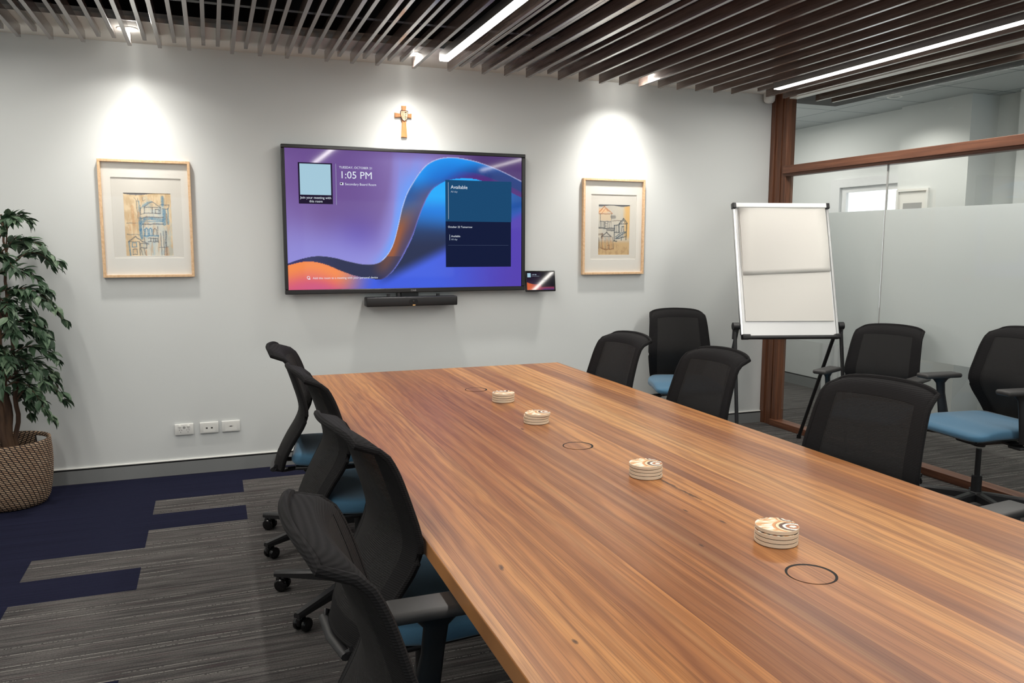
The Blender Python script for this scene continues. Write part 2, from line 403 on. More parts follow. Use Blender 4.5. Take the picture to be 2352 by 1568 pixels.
for i, (x0, x1) in enumerate(((-2.9, -.4), (0, 2.5))):
    bm = B()
    for a in ((x0, x1, .9, .95), (x0, x1, 2.15, 2.2), (x0, x0+.05, .95, 2.15), (x1-.05, x1, .95, 2.15)): box(bm, a[0], a[1], Y0-.08, Y0-.03, a[2], a[3])
    w = structure('window_%d' % (i+1), bm, M['alu'])
    bm = B(); box(bm, x0+.05, x1-.05, Y0-.06, Y0-.054, .95, 2.15); build('pane', bm, M['clear_glass'], w)
# ceiling: white soffit by the back wall, dark plenum above the slats
bm = B(); box(bm, XL, XG+.1, -.53, 0, CEIL, CEIL+.05); structure('ceiling', bm, M['soffit_paint'], 'white plaster margin of the ceiling along the back wall')
bm = B(); box(bm, XL, XG+.1, Y0, -.53, 3.05, 3.12); box(bm, XL, XG+.1, -.53, 0, 3.05, 3.12); box(bm, XL, XG+.1, -.52, -.50, CEIL+.05, 3.05)
structure('ceiling_plenum', bm, M['plenum_black'], 'black void above the timber slats')
bm = B(); box(bm, XL, XG, -.542, -.53, CEIL-.001, CEIL+.024)
structure('trim_1', bm, M['white_bead'], 'white metal edge strip of the plaster margin')
# skirting with its shadow gap
bm = B(); box(bm, XL, XG, -.012, 0, 0, .083); structure('baseboard_back', bm, M['skirting_grey'], 'grey skirting along the back wall')
bm = B(); box(bm, XL, XG, -.006, 0, .083, .093); structure('trim_2', bm, M['black_gap'], 'black shadow gap above the skirting')
bm = B(); box(bm, XL, XG, -.012, 0, .093, .101, .002); structure('trim_3', bm, M['white_bead'], 'white bead above the skirting')
bm = B(); box(bm, XL, XL+.012, Y0, -.012, 0, .083); structure('baseboard_left', bm, M['skirting_grey'])

# glazed wall on the right, timber framed
gw = None
bm = B(); box(bm, XG, XG+.10, -.045, 0, 0, CEIL, .003); box(bm, XG+.014, XG+.10, -.118, -.045, 0, CEIL); box(bm, XG+.02, XG+.10, -.175, -.122, 0, CEIL, .003)
structure('trim_4', bm, M['post_timber'], 'dark timber end post of the glazed wall')
bm = B(); box(bm, XG+.002, XG+.10, Y0, -.16, 2.045, 2.105, .003); box(bm, XG+.02, XG+.09, Y0, -.175, 2.025, 2.046)
structure('trim_5', bm, M['rail_timber'], 'dark timber transom across the glazed wall')
bm = B(); box(bm, XG, XG+.10, Y0, -.12, 0, .05, .003); structure('trim_6', bm, M['rail_timber'], 'timber bottom rail of the glazed wall')
bm = B(); box(bm, XG+.03, XG+.10, Y0, -.17, 2.625, CEIL+.3); structure('trim_7', bm, M['white_bead'], 'white head track of the glazed wall')
XP = XG+.055
def pane(n, y0, y1, z0, z1, label, mat='clear_glass'):
    bm = B(); box(bm, XP-.005, XP+.005, y0, y1, z0, z1); return structure('window_%d' % n, bm, M[mat], label)
pane(3, Y0, -.17, 2.10, 2.64, 'clear glass pane above the timber transom', 'upper_glass')
for n, (y0, y1) in ((4, (-1.176, -.17)), (5, (-4.0, -1.184)), (6, (Y0, -4.008))):
    w = pane(n, y0, y1, .05, 2.046, 'lower glass pane of the glazed wall with a frosted band' if n < 6 else None)
    bm = B(); box(bm, XP-.0075, XP-.0055, y0+.002, y1-.002, .74, 1.722); build('frosted_film', bm, M['frosted_film'], w)
bm = B(); box(bm, XP-.006, XP+.006, -1.184, -1.176, .05, 2.046); structure('trim_8', bm, M['indicator_grey'], 'thin joint between the two lower panes')

# corridor beyond the glass
bm = B()
CX = 4.55
for y0, y1, z0, z1 in ((.86, 4, 0, 3), (.14, .86, 2.05, 3), (-.6, .14, 0, 3)): box(bm, CX, CX+.1, y0, y1, z0, z1)
box(bm, CX-.08, CX, -.6, .10, 0, 3)
box(bm, CX+.1, CX+.32, -.6, -.5, 0, 3); box(bm, CX+.22, CX+.32, -7.3, -.6, 0, 3)
box(bm, CX+.12, CX+.22, -1.0, -.86, 0, 3)
structure('wall_corridor', bm, M['wall_paint'], 'pale corridor wall beyond the glass')
bm = B(); box(bm, XG+.1, CX+.3, 3.9, 4, 0, 3); structure('wall_corridor_end', bm, M['wall_paint'])
bm = B(); box(bm, XG, XG+.1, .0, 4, 0, 3); structure('wall_corridor_side', bm, M['wall_paint'])
bm = B(); box(bm, CX-.012, CX, 1.0, 3.9, 0, .1); structure('baseboard_corridor', bm, M['skirting_grey'], 'grey skirting in the corridor')
bm = B(); box(bm, CX-.008, CX, 1.0, 3.9, .1, .112); structure('trim_9', bm, M['black_gap'])
m = material('ceiling_tile', srgb(190, 194, 194), .85, spec=.1); n = NT(m)
bt = n.new('ShaderNodeTexBrick', offset=0.0, i_Color1=srgb(190, 195, 196), i_Color2=srgb(184, 189, 190), i_Mortar=srgb(122, 130, 132), i_Scale=1.0, i_Mortar_Size=.006, i_Brick_Width=.6, i_Row_Height=.6)
n.link(n.mapping((1, 1, 1), loc=(.17, .14, 0)), bt.inputs['Vector']); n.base(bt.outputs['Color']); M['ceiling_tile'] = m
bm = B(); box(bm, XG+.1, CX+.3, -7.3, 4, 2.69, 2.74); structure('ceiling_corridor', bm, M['ceiling_tile'], 'grey tiled corridor ceiling')
bm = B(); box(bm, XG+.1, 3.87, -7.3, .25, 2.683, 2.69); structure('trim_10', bm, M['bulkhead_grey'], 'dark ceiling panel just outside the glass')
# corridor door with a bright pane
d = None
bm = B(); box(bm, CX-.03, CX+.02, .86, .985, 0, 2.12); box(bm, CX-.03, CX+.02, .10, .86, 2.04, 2.12); box(bm, CX+.0, CX+.08, .80, .86, 0, 2.04); box(bm, CX+.0, CX+.08, .14, .80, 1.99, 2.04)
d = structure('door_1', bm, M['door_white'], 'white framed corridor door with a bright glass pane')
bm = B(); box(bm, CX+.03, CX+.06, .14, .80, .9, 1.99); build('pane', bm, M['daylight_pane'], d)
bm = B(); box(bm, CX+.02, CX+.06, .14, .80, 0, .9); build('panel', bm, M['door_white'], d)

def lamp(name, kind, loc, energy, rgb=(255, 246, 232), parent=None, **kw):
    l = D.lights.new(name, kind); l.energy = energy; l.color = srgb(*rgb)[:3]
    for k, v in kw.items(): setattr(l, k, v)
    o = D.objects.new(name, l); COL.objects.link(o); o.location = loc
    if parent: o.parent = parent
    return o
# ------------------------------------------------------------------ lights: downlights and strips
def downlight(x, y, z, label, group, power, size=136, blend=.45, core=0):
    t = thing('downlight', label, 'light', (x, y, z), 0, group)
    bm = B(); lathe(bm, [(.046, .004), (.047, -.003), (.056, -.004), (.060, -.001), (.060, .006)], n=40, cap=False); build('trim_ring', bm, M['white_plastic'], t, True)
    bm = B(); lathe(bm, [(.046, .0015), (.046, .003)], n=32); build('lens', bm, M['downlight_lens'], t)
    lamp('bulb', 'SPOT', (0, 0, -.026), power, (255, 250, 242), t, spot_size=math.radians(size), spot_blend=blend, shadow_soft_size=.046)
    if core: lamp('lens_glow', 'POINT', (0, 0, -.03), 2.4, (255, 250, 242), t, shadow_soft_size=.04)
    if core: lamp('reflector_beam', 'SPOT', (0, 0, -.026), core, (255, 250, 242), t, spot_size=math.radians(106), spot_blend=1.0, shadow_soft_size=.046)   # the lamp's own narrow beam
    return t
for x, lab in ((-1.671, 'recessed downlight in the white ceiling margin above the left framed picture'), (-.012, 'recessed downlight in the white ceiling margin above the cross'), (1.568, 'recessed downlight in the white ceiling margin above the right framed picture')):
    downlight(x, -.345, CEIL, lab, 'downlights along the back wall', SPOT_POWER, core=CORE_POWER)
downlight(4.02, -.25, 2.69, 'recessed corridor downlight beyond the glass nearest the pale wall nib', 'corridor downlights', HALL_POWER*.34, 138, .6)
downlight(3.80, -.83, 2.69, 'lit corridor downlight seen just under the last timber slat', 'corridor downlights', HALL_POWER*.3, 130, .5)
for y in (-2.2, 1.0): lamp('hall_fill', 'AREA', (3.6, y, 2.66), HALL_POWER*.36, (255, 249, 243), None, shape='RECTANGLE', size=.6, size_y=.6)  # unseen area lights added to brighten the corridor, no fixture there

LED_X = (.106, 2.603, -2.42)
def strip(x, label, y1=-.55):
    t = thing('strip_light', label, 'light', (x, 0, 2.6), 0, 'linear strip lights in the slat ceiling')
    bm = B(); box(bm, -.028, .028, -6.4, y1, .004, .05); build('housing', bm, M['alu'], t)
    bm = B(); box(bm, -.026, .026, -6.395, y1-.005, -.001, .004); build('diffuser', bm, M['led_diffuser'], t)
    return t
strip(LED_X[0], 'white linear strip light in the slats above the table, left of the two in view')
strip(LED_X[1], 'white linear strip light in the slats near the glazed wall')
strip(LED_X[2], 'white linear strip light near the left wall, outside the picture')
# broad light that the strips give
for x in LED_X:
    lamp('strip_glow', 'AREA', (x, -3.5, 2.595), LED_POWER, (255, 250, 242), None, shape='RECTANGLE', size=.05, size_y=5.8)

# ------------------------------------------------------------------ slat ceiling
kinds = {}
for k, c in zip(range(-1, 27), 'SDSDSDSSDSDSDSSDSDSDSSDSDSDS'): kinds[k] = c
for k, c in zip(range(27, 67), 'SDDDDSSDSDSDSSDSDSDSDSDSDSDSDSDSDSDSDSDS'): kinds[k] = c
slats = []
for k in range(-6, 74):
    xr = -2.213+.0790*k; kd = kinds.get(k, 'SD'[k % 2]); xc = xr-.011
    if any(abs(xc-lx) < .044 for lx in LED_X) or 2.95 < xc < 3.1 or xc > 3.48: continue
    slats.append((xc, kd))
slat_me = {}
for kd, h in (('D', .064), ('S', .028)):
    bm = B(); box(bm, -.011, .011, -6.5, -.25, 2.670-h, 2.670, .0012, 1)
    me = D.meshes.new('timber_slat'); bm.to_mesh(me); bm.free(); me.materials.append(M['slat_timber']); slat_me[kd] = me
for xc, kd in slats:
    o = link(D.objects.new('timber_slat', slat_me[kd])); o.location = (xc, 0, 0)
    word = 'deep' if kd == 'D' else 'shallow'
    if xc < LED_X[0]:
        nn = sum(1 for a, b in slats if xc <= a < LED_X[0]); lab = 'dark timber ceiling slat, %s to the left of the light strip above the table' % ordinal(nn)
    elif xc < LED_X[1]:
        nn = sum(1 for a, b in slats if LED_X[0] < a <= xc); lab = 'dark timber ceiling slat, %s to the right of the light strip above the table' % ordinal(nn)
    else:
        nn = sum(1 for a, b in slats if LED_X[1] < a <= xc); lab = 'dark timber ceiling slat, %s right of the light strip by the glazed wall' % ordinal(nn)
    tag(o, word+' '+lab, 'slat', 'timber slats of the ceiling')
for y, w in ((-1.05, 'nearest the back wall'), (-2.25, 'second from the back wall'), (-3.45, 'third from the back wall'), (-4.65, 'fourth from the back wall'), (-5.85, 'furthest from the back wall')):
    bm = B(); box(bm, XL, XG-.02, y-.02, y+.02, 2.671, 2.72); box(bm, XL, XG-.02, y-.004, y+.004, 2.72, 3.05)
    tag(build('carrier_rail', bm, M['black_plastic']), 'black carrier rail above the slats, '+w, 'rail', 'carrier rails of the slat ceiling')

# ------------------------------------------------------------------ things on the back wall
TVX, TVZ = .84, 1.6355
OUT = [(-.83, 1.352), (-.72, 1.388), (-.627, 1.403), (-.52, 1.392), (-.429, 1.368), (-.32, 1.347), (-.225, 1.356), (-.165, 1.405), (-.119, 1.484), (-.085, 1.60), (-.056, 1.718), (-.02, 1.82), (.022, 1.894), (.075, 1.97), (.13, 2.025), (.21, 2.062), (.299, 2.073), (.39, 2.066), (.488, 2.048), (.649, 1.997), (.83, 1.918)]
INN = [(-.83, 1.340), (-.73, 1.364), (-.656, 1.366), (-.57, 1.345), (-.488, 1.309), (-.38, 1.270), (-.286, 1.252), (-.20, 1.246), (-.135, 1.29), (-.076, 1.366), (-.03, 1.445), (.018, 1.543), (.055, 1.65), (.096, 1.75), (.135, 1.825), (.174, 1.869), (.245, 1.912), (.33, 1.933), (.41, 1.937), (.488, 1.930), (.682, 1.868), (.83, 1.808)]
def tv_colour(X, Z):
    zo, zi = interp(OUT, X), interp(INN, X)
    if Z > zo:      # violet cloth behind the ribbon
        so = (interp(OUT, X+.01)-interp(OUT, X-.01))/.02
        dist = (Z-zo)/math.sqrt(1+so*so)
        c = mixc((122, 94, 158), (156, 140, 200), sm(-.75, -.1, X))
        wave = .5+.5*math.sin(5.0*X+3.2*Z-1.2+1.5*math.sin(2.2*Z))
        c = mixc(c, (96, 66, 132), .65*wave*sm(1.3, 1.75, Z)*(1-sm(.0, .2, X)))
        c = mixc(c, (92, 72, 168), .7*math.exp(-((X+.36)**2)/.03-((Z-1.52)**2)/.02))
        c = mixc(c, (148, 150, 232), sm(.30, .0, dist)*(1-sm(.05, .3, X))*.75)
        c = mixc(c, (112, 160, 250), sm(.10, .0, dist)*sm(-.32, -.12, X)*(1-sm(-.02, .12, X)))
        c = mixc(c, (150, 146, 220), .55*(1-sm(-.82, -.55, X))*(1-sm(1.45, 1.9, Z)))
        c = mixc(c, (74, 48, 104), sm(.1, .55, X)*.9)
        c = mixc(c, (120, 84, 130), .35*sm(.5, .8, X)*sm(.06, .14, dist)*(.5+.5*math.sin(30*(Z-.35*X))))
        c = mixc(c, (104, 78, 140), .5*sm(2.02, 2.1, Z)*(1-sm(.2, .5, X)))
        if dist < .0045 and X > -.2: c = mixc(c, (205, 215, 250), .7)
        return c
    if Z > zi:
        s = (Z-zi)/max(1e-4, zo-zi)
        L = interp([(-.83, 0), (-.3, .14), (-.1, .35), (.0, .55), (.1, .75), (.3, .88), (.83, 1)], X)
        c = mixc((58, 56, 104), (34, 38, 74), sm(-.8, -.45, X))
        br = mixc((150, 84, 48), (74, 60, 96), sm(.25, .95, 1-s))
        c = mixc(c, br, sm(-.3, -.16, X)*(.55 if Z < 1.4 else 1))
        up = mixc((44, 92, 160), (92, 88, 130), 1-s)
        c = mixc(c, up, sm(1.56, 1.80, Z)*sm(-.3, -.1, X))
        az = mixc((30, 100, 196), (34, 152, 246), s)
        c = mixc(c, az, sm(1.80, 1.95, Z)*sm(-.06, .06, X))
        nv = mixc((90, 40, 120) if s < .35 else (40, 56, 120), (30, 60, 128), s)
        c = mixc(c, nv, sm(.28, .62, X-.25*(s-.5)))
        c = mixc(c, (120, 130, 236), .8*sm(.10, .0, s)*sm(-.25, -.1, X)*(1-sm(.1, .25, X)))
        c = mixc(c, (200, 200, 240), .5*sm(.04, 0, 1-s))
        return c
    so = (interp(INN, X+.01)-interp(INN, X-.01))/.02
    dist = (zi-Z)/math.sqrt(1+so*so)
    org = mixc((246, 140, 78), (214, 92, 122), sm(.02, .17, zi-Z))
    org = mixc(org, (196, 90, 150), sm(.10, .2, zi-Z)*sm(-.9, -.5, X)*.6)
    blu = mixc((66, 96, 226), (84, 64, 176), sm(.1, .8, X))
    c = mixc(org, blu, sm(-.52, -.22, X+.25*(1.30-Z)))
    dk = mixc((24, 34, 72), (28, 78, 140), sm(1.45, 1.7, Z))
    dk = mixc(dk, (20, 126, 226), sm(1.55, 1.74, Z+.1*(X-.1)))
    dk = mixc(dk, (42, 174, 255), sm(1.70, 1.82, Z))
    band = (1-sm(.05, .34, dist))
    diag = sm(1.23, 1.34, Z-.48*(X+.1))
    c = mixc(c, dk, sm(-.26, -.12, X)*diag)
    c = mixc(c, (30, 64, 140), sm(.45, .8, X)*diag*.8)
    return c
tv = thing('television', 'large wall-mounted television showing a purple and blue meeting room screen', 'television', (0, -.07, TVZ))
sx0, sx1, sz0, sz1 = -.82, .812, 1.168-TVZ, 2.096-TVZ
bm = B()
hw, hh = TVX, .4825
for a in ((-hw, hw, hh-.024, hh), (-hw, hw, -hh, -hh+.03), (-hw, -hw+.022, -hh+.03, hh-.024), (hw-.026, hw, -hh+.03, hh-.024)): box(bm, a[0], a[1], 0, .045, a[2], a[3], .004)
build('bezel', bm, M['tv_bezel'], tv)
bm = B(); box(bm, -hw+.01, hw-.01, .012, .05, -hh+.01, hh-.01); box(bm, -.30, .30, .05, .064, -.2, .2); build('rear_cover', bm, M['black_plastic'], tv)
def tv_extra(bm):
    y = -.0015
    def rect(x0, x1, z0, z1, mi, yy=0): quad(bm, [(x0, y+yy, z0-TVZ), (x1, y+yy, z0-TVZ), (x1, y+yy, z1-TVZ), (x0, y+yy, z1-TVZ)], mi)
    y = .0065
    rect(-.737, -.519, 1.742, 2.006, 3); rect(-.727, -.529, 1.800, 1.998, 4, -.0006)
    rect(-.4965, -.4945, 1.738, 2.004, 2)
    T = lambda s, size, x, z, mi=1, al='LEFT', b=.0: text_into(bm, s, size, x, z-TVZ, y-.0012, mi, al, b)
    T('Join your meeting with', .0215, -.628, 1.775, 1, 'CENTER'); T('this room', .0215, -.628, 1.752, 1, 'CENTER')
    T('TUESDAY, OCTOBER 21', .0205, -.474, 1.976); T('1:05 PM', .066, -.472, 1.912, 1)
    T('Secondary Board Room', .0215, -.438, 1.868)
    rect(-.470, -.448, 1.868, 1.884, 1); rect(-.467, -.4565, 1.872, 1.882, 3, -.0006)
    # translucent dark calendar card
    rect(.248, .735, 1.640, 1.923, 5); rect(.248, .732, 1.324, 1.640, 6)
    rect(.267, .270, 1.655, 1.907, 2, -.001); rect(.275, .278, 1.510, 1.550, 2, -.001); rect(.265, .712, 1.4745, 1.4762, 7, -.001)
    T('Available', .034, .286, 1.864, 1); T('All day', .018, .286, 1.838, 2)
    T('October 22 Tomorrow', .0185, .264, 1.596); T('Available', .0185, .287, 1.532, 1); T('All day', .0165, .287, 1.511, 2)
    T('Add this room to a meeting with your personal device', .0195, -.662, 1.252)
    for dx, r in ((-.690, .007),):
        for k in range(16):
            a0, a1 = 2*PI*k/16, 2*PI*(k+1)/16
            quad(bm, [(dx+math.cos(a)*rr, y, 1.262-TVZ+math.sin(a)*rr) for a, rr in ((a0, .010), (a0, .007), (a1, .007), (a1, .010))], 1)
    rect(-.692, -.678, 1.250, 1.256, 1)
emission('card_teal', (34, 84, 128), 0.68); emission('card_navy', (26, 34, 66), 0.72); emission('card_line', (84, 98, 130), 0.63)
painted_grid('screen', sx0, sx1, sz0, sz1, .008, 400, 226, lambda X, Z: tv_colour(X, Z+TVZ), [M['tv_picture'], M['screen_letters'], M['screen_dim_letters'], M['screen_card'], M['screen_pale'], M['card_teal'], M['card_navy'], M['card_line']], tv, tv_extra)
bm = B(); text_into(bm, 'LG', .016, .012, -hh+.009, -.0006, 0, 'LEFT', .0004)
for k in range(20):
    a0, a1 = 2*PI*k/20, 2*PI*(k+1)/20
    quad(bm, [(.002+math.cos(a)*rr, -.0006, -hh+.0145+math.sin(a)*rr) for a, rr in ((a0, .0062), (a0, .0048), (a1, .0048), (a1, .0062))])
build('badge', bm, M['alu'], tv)

# soundbar with camera
sb = thing('soundbar', 'black conference soundbar with a central camera, hung under the television', 'soundbar', (-.003, -.12, 1.094))
bm = B(); box(bm, -.318, .318, 0, .09, -.032, .032, .008, 3); build('body', bm, M['black_plastic'], sb, True)
bm = B(); ring = []
for k in range(28):
    a = 2*PI*k/28; ring.append((math.copysign(.014, math.cos(a))+.016*math.cos(a)+.004, .016*math.sin(a)-.0))
prism(bm, ring, -.003, .003); build('camera_window', bm, M['black_gloss'], sb)
bm = B(); lathe(bm, [(.009, 0), (.008, .004), (.004, .005)], (.004, -.003, 0), 20, axis='Y'); build('lens', bm, M['tv_bezel'], sb, True)
bm = B(); box(bm, -.002, .016, -.002, 0, -.027, -.023); build('status_light', bm, M['status_light'], sb)
for a in ((-.17, -.15, .04, .06, .032, .05), (-.10, -.085, .03, .08, .032, .056), (.18, .2, .04, .06, .032, .048)):
    bm = B(); box(bm, *a); build('top_clip', bm, M['black_satin'], sb)
bm = B(); box(bm, -.06, .06, .088, .118, -.03, .06); build('wall_bracket', bm, M['black_satin'], sb)

# wall tablet: tilted touch console
tb = thing('wall_tablet', 'small black touch tablet mounted on the wall beside the television', 'tablet', (.965, -.058, 1.217)); tb.rotation_euler = (math.radians(-9), 0, math.radians(-3))
bm = B(); box(bm, -.117, .117, 0, .012, -.076, .076, .005, 3); build('body', bm, M['black_gloss'], tb, True)
bm = B(); box(bm, -.05, .05, .012, .038, -.05, .03, .004); build('mount', bm, M['black_plastic'], tb)
def tab_colour(X, Z):
    u, v = X/.105, Z/.064
    c = mixc((62, 36, 76), (34, 24, 44), sm(-1, .6, v)); h = -.35-.25*u+.12*math.sin(3*u)
    if v < h-.02: c = mixc((226, 104, 60), (150, 60, 90), sm(-.9, .1, u))
    elif v < h+.05: c = (30, 30, 60)
    c = mixc(c, (18, 18, 26), .85*sm(-.05, .15, u)*sm(-.75, -.6, v)); c = mixc(c, (70, 50, 130), .7*sm(-.75, -.95, v)*sm(.0, .3, u))
    return c
def tab_extra(bm):
    quad(bm, [(-.100, -.0018, .028), (-.074, -.0018, .028), (-.074, -.0018, .058), (-.100, -.0018, .058)], 2)
    text_into(bm, '1:05 PM', .011, -.066, .043, -.0018, 1, 'LEFT', .0002); text_into(bm, 'Secondary Board Room', .006, -.066, .034, -.0018, 1); text_into(bm, 'Available', .007, .02, .004, -.0018, 1)
painted_grid('screen', -.105, .105, -.064, .064, -.0010, 90, 56, tab_colour, [M['tablet_picture'], M['screen_dim_letters'], M['screen_pale']], tb, tab_extra)

# cross with a shield
cr = thing('wall_cross', 'small wooden cross with a carved shield, on the wall above the television', 'cross', (-.023, -.003, 2.335))
def cross_outline(g):
    return [(-.0155-g, .074+g), (.0155+g, .074+g), (.011+g, .020+g), (.052+g, .026+g) , (.052+g, -.004-g), (.0115+g, .002-g), (.020+g, -.132-g), (-.020-g, -.132-g), (-.0115-g, .002-g), (-.062-g, -.004-g), (-.062-g, .026+g), (-.011-g, .020+g)]
bm = B(); prism(bm, cross_outline(.0025), -.002, .003); build('backing', bm, M['cross_pale'], cr)
bm = B(); prism(bm, cross_outline(-.001), -.013, -.002); build('body', bm, M['cross_wood'], cr)
def shield(s):
    return [(-.025*s, .036*s), (0, .038*s), (.025*s, .036*s), (.026*s, .008*s), (.021*s, -.014*s), (.011*s, -.028*s), (0, -.035*s), (-.011*s, -.028*s), (-.021*s, -.014*s), (-.026*s, .008*s)]
bm = B(); prism(bm, [(x, z+.006) for x, z in shield(1)], -.018, -.013, 0); prism(bm, [(x, z+.006) for x, z in shield(.86)], -.0185, -.018, 1)
for i in range(3): box(bm, -.019+.0065*i, -.0175+.0065*i, -.0195, -.0184, -.010, .036, mi=2)
for i in range(4): box(bm, -.019, 0.0, -.0195, -.0184, -.006+.012*i, -.0045+.012*i, mi=2)
box(bm, .003, .007, -.0195, -.0184, -.018, .010, mi=2); box(bm, .011, .015, -.0195, -.0184, -.004, .004, mi=2); box(bm, .002, .016, -.0195, -.0184, .026, .034, mi=2); box(bm, .006, .014, -.0195, -.0184, .014, .018, mi=2)
build('shield', bm, [M['cross_dark'], M['cross_pale'], M['cross_dark']], cr)

# framed drawings
def seg_d(px, pz, ax, az, bx, bz):
    dx, dz = bx-ax, bz-az; L = dx*dx+dz*dz; t = 0 if L == 0 else max(0, min(1, ((px-ax)*dx+(pz-az)*dz)/L))
    return math.hypot(px-ax-t*dx, pz-az-t*dz)
def sketch(strokes, wash):
    def fn(u, v):
        wz = Vector((u*5, v*5, 3.1)); ju = .010*noise.noise(Vector((u*14, v*14, 0))); jv = .010*noise.noise(Vector((u*14, v*14, 9)))
        c = wash(u, v)
        for (pts, col, w, a) in strokes:
            for (p, q) in zip(pts, pts[1:]):
                if min(p[0], q[0])-.06 > u or max(p[0], q[0])+.06 < u or min(p[1], q[1])-.06 > v or max(p[1], q[1])+.06 < v: continue
                dd = seg_d(u+ju, (v+jv)*1.35, p[0], p[1]*1.35, q[0], q[1]*1.35)
                k = a*(1-sm(w*.5, w*1.3, dd))*(.65+.5*noise.noise(Vector((u*60, v*60, 5))))
                if k > 0: c = mixc(c, col, min(1, k))
        return c
    return fn
nz = lambda u, v, s, o=0: .5+.5*noise.fractal(Vector((u*s, v*s*.7, o)), .8, 2, 4)
BL, DK, OR = (62, 122, 170), (84, 88, 96), (206, 140, 86)
def P1(x, y): return ((x-382)/520, 1-(y-478)/660)
def S(f, pts, col=DK, w=.010, a=.9): return ([f(*p) for p in pts], col, w, a)
art1 = [S(P1, [(600, 622), (692, 566), (785, 622)]), S(P1, [(560, 640), (640, 580), (692, 568)], BL, .016, .6), S(P1, [(603, 625), (780, 628), (782, 690), (603, 685), (603, 625)]), S(P1, [(690, 628), (690, 690)]), S(P1, [(725, 650), (765, 650), (765, 690), (725, 690), (725, 650)]),
        S(P1, [(780, 600), (880, 600), (870, 640), (800, 640)], DK), S(P1, [(808, 520), (808, 600)], BL, .035, .8), S(P1, [(560, 605), (560, 700), (600, 690)]), S(P1, [(822, 660), (818, 800)], BL, .04, .85), S(P1, [(865, 640), (862, 800)], BL, .02, .7), S(P1, [(845, 690), (850, 800)], DK, .012, .7),
        S(P1, [(560, 745), (620, 728), (760, 730), (805, 730)], DK, .013), S(P1, [(570, 800), (600, 750), (680, 742), (800, 760)], BL, .035, .6), S(P1, [(575, 805), (805, 800)], DK, .014), S(P1, [(580, 780), (800, 772)], BL, .012, .6), S(P1, [(585, 815), (590, 990)], DK), S(P1, [(740, 830), (742, 1000)], DK),
        S(P1, [(598, 925), (600, 860), (615, 845), (630, 860), (632, 925)], BL, .014), S(P1, [(645, 925), (646, 858), (660, 845), (674, 858), (676, 925)], BL, .012), S(P1, [(690, 920), (692, 860), (708, 845), (724, 862), (726, 920)]), S(P1, [(590, 930), (740, 925)], BL, .022, .7), S(P1, [(630, 950), (735, 955), (733, 990), (628, 988)]), S(P1, [(660, 952), (660, 988)]), S(P1, [(690, 952), (690, 988)]), S(P1, [(712, 952), (712, 988)], DK, .014),
        S(P1, [(553, 740), (550, 860), (560, 950)], BL, .034, .95), S(P1, [(545, 560), (550, 740)], BL, .018, .6), S(P1, [(520, 560), (530, 740)], DK, .014, .55), S(P1, [(495, 530), (540, 570), (535, 530)], DK, .007, .7), S(P1, [(585, 520), (590, 560), (620, 545)], DK, .007, .7),
        S(P1, [(412, 988), (490, 936), (565, 985), (630, 1010)], DK, .013), S(P1, [(418, 990), (425, 1135)], BL, .014), S(P1, [(415, 988), (530, 990), (532, 1130)]), S(P1, [(452, 1000), (500, 1000), (500, 1045), (452, 1045), (452, 1000)], BL), S(P1, [(456, 1070), (500, 1070), (500, 1125), (456, 1125), (456, 1070)]), S(P1, [(540, 1005), (612, 1012), (608, 1055), (545, 1050), (540, 1005)], DK, .012), S(P1, [(540, 1060), (560, 1130)], DK), S(P1, [(575, 1060), (600, 1130)]), S(P1, [(600, 1080), (605, 1135)], OR),
        S(P1, [(832, 880), (826, 1000), (830, 1130)], DK, .022, .75), S(P1, [(770, 900), (775, 1130)], DK, .012, .7), S(P1, [(800, 880), (805, 1130)], DK, .014, .6), S(P1, [(745, 1050), (850, 1045)], DK, .008), S(P1, [(405, 795), (520, 790)], DK, .01, .6), S(P1, [(405, 910), (540, 915)], DK, .01, .6), S(P1, [(830, 1060), (825, 1135)], OR, .04, .6), S(P1, [(470, 620), (480, 800)], OR, .035, .45), S(P1, [(540, 690), (545, 760)], OR, .03, .5), S(P1, [(430, 820), (440, 870)], OR, .02, .45)]
def wash1(u, v):
    c = mixc((236, 214, 178), (214, 186, 146), sm(.3, .75, nz(u, v, 6))); c = mixc(c, (222, 222, 214), sm(.25, .5, u)*(1-sm(.75, .95, u))*sm(.86, .70, v)*.85)
    c = mixc(c, (176, 200, 214), .5*sm(.45, .7, nz(u, v, 5, 4))*sm(.25, .45, u)); c = mixc(c, (206, 160, 112), .4*sm(.55, .8, nz(u*2, v*.6, 7, 8)))
    return c if v < .985-.02*math.sin(6*u) else (128, 126, 128)
def P2(x, y): return ((x-345)/412, 1-(y-455)/680)
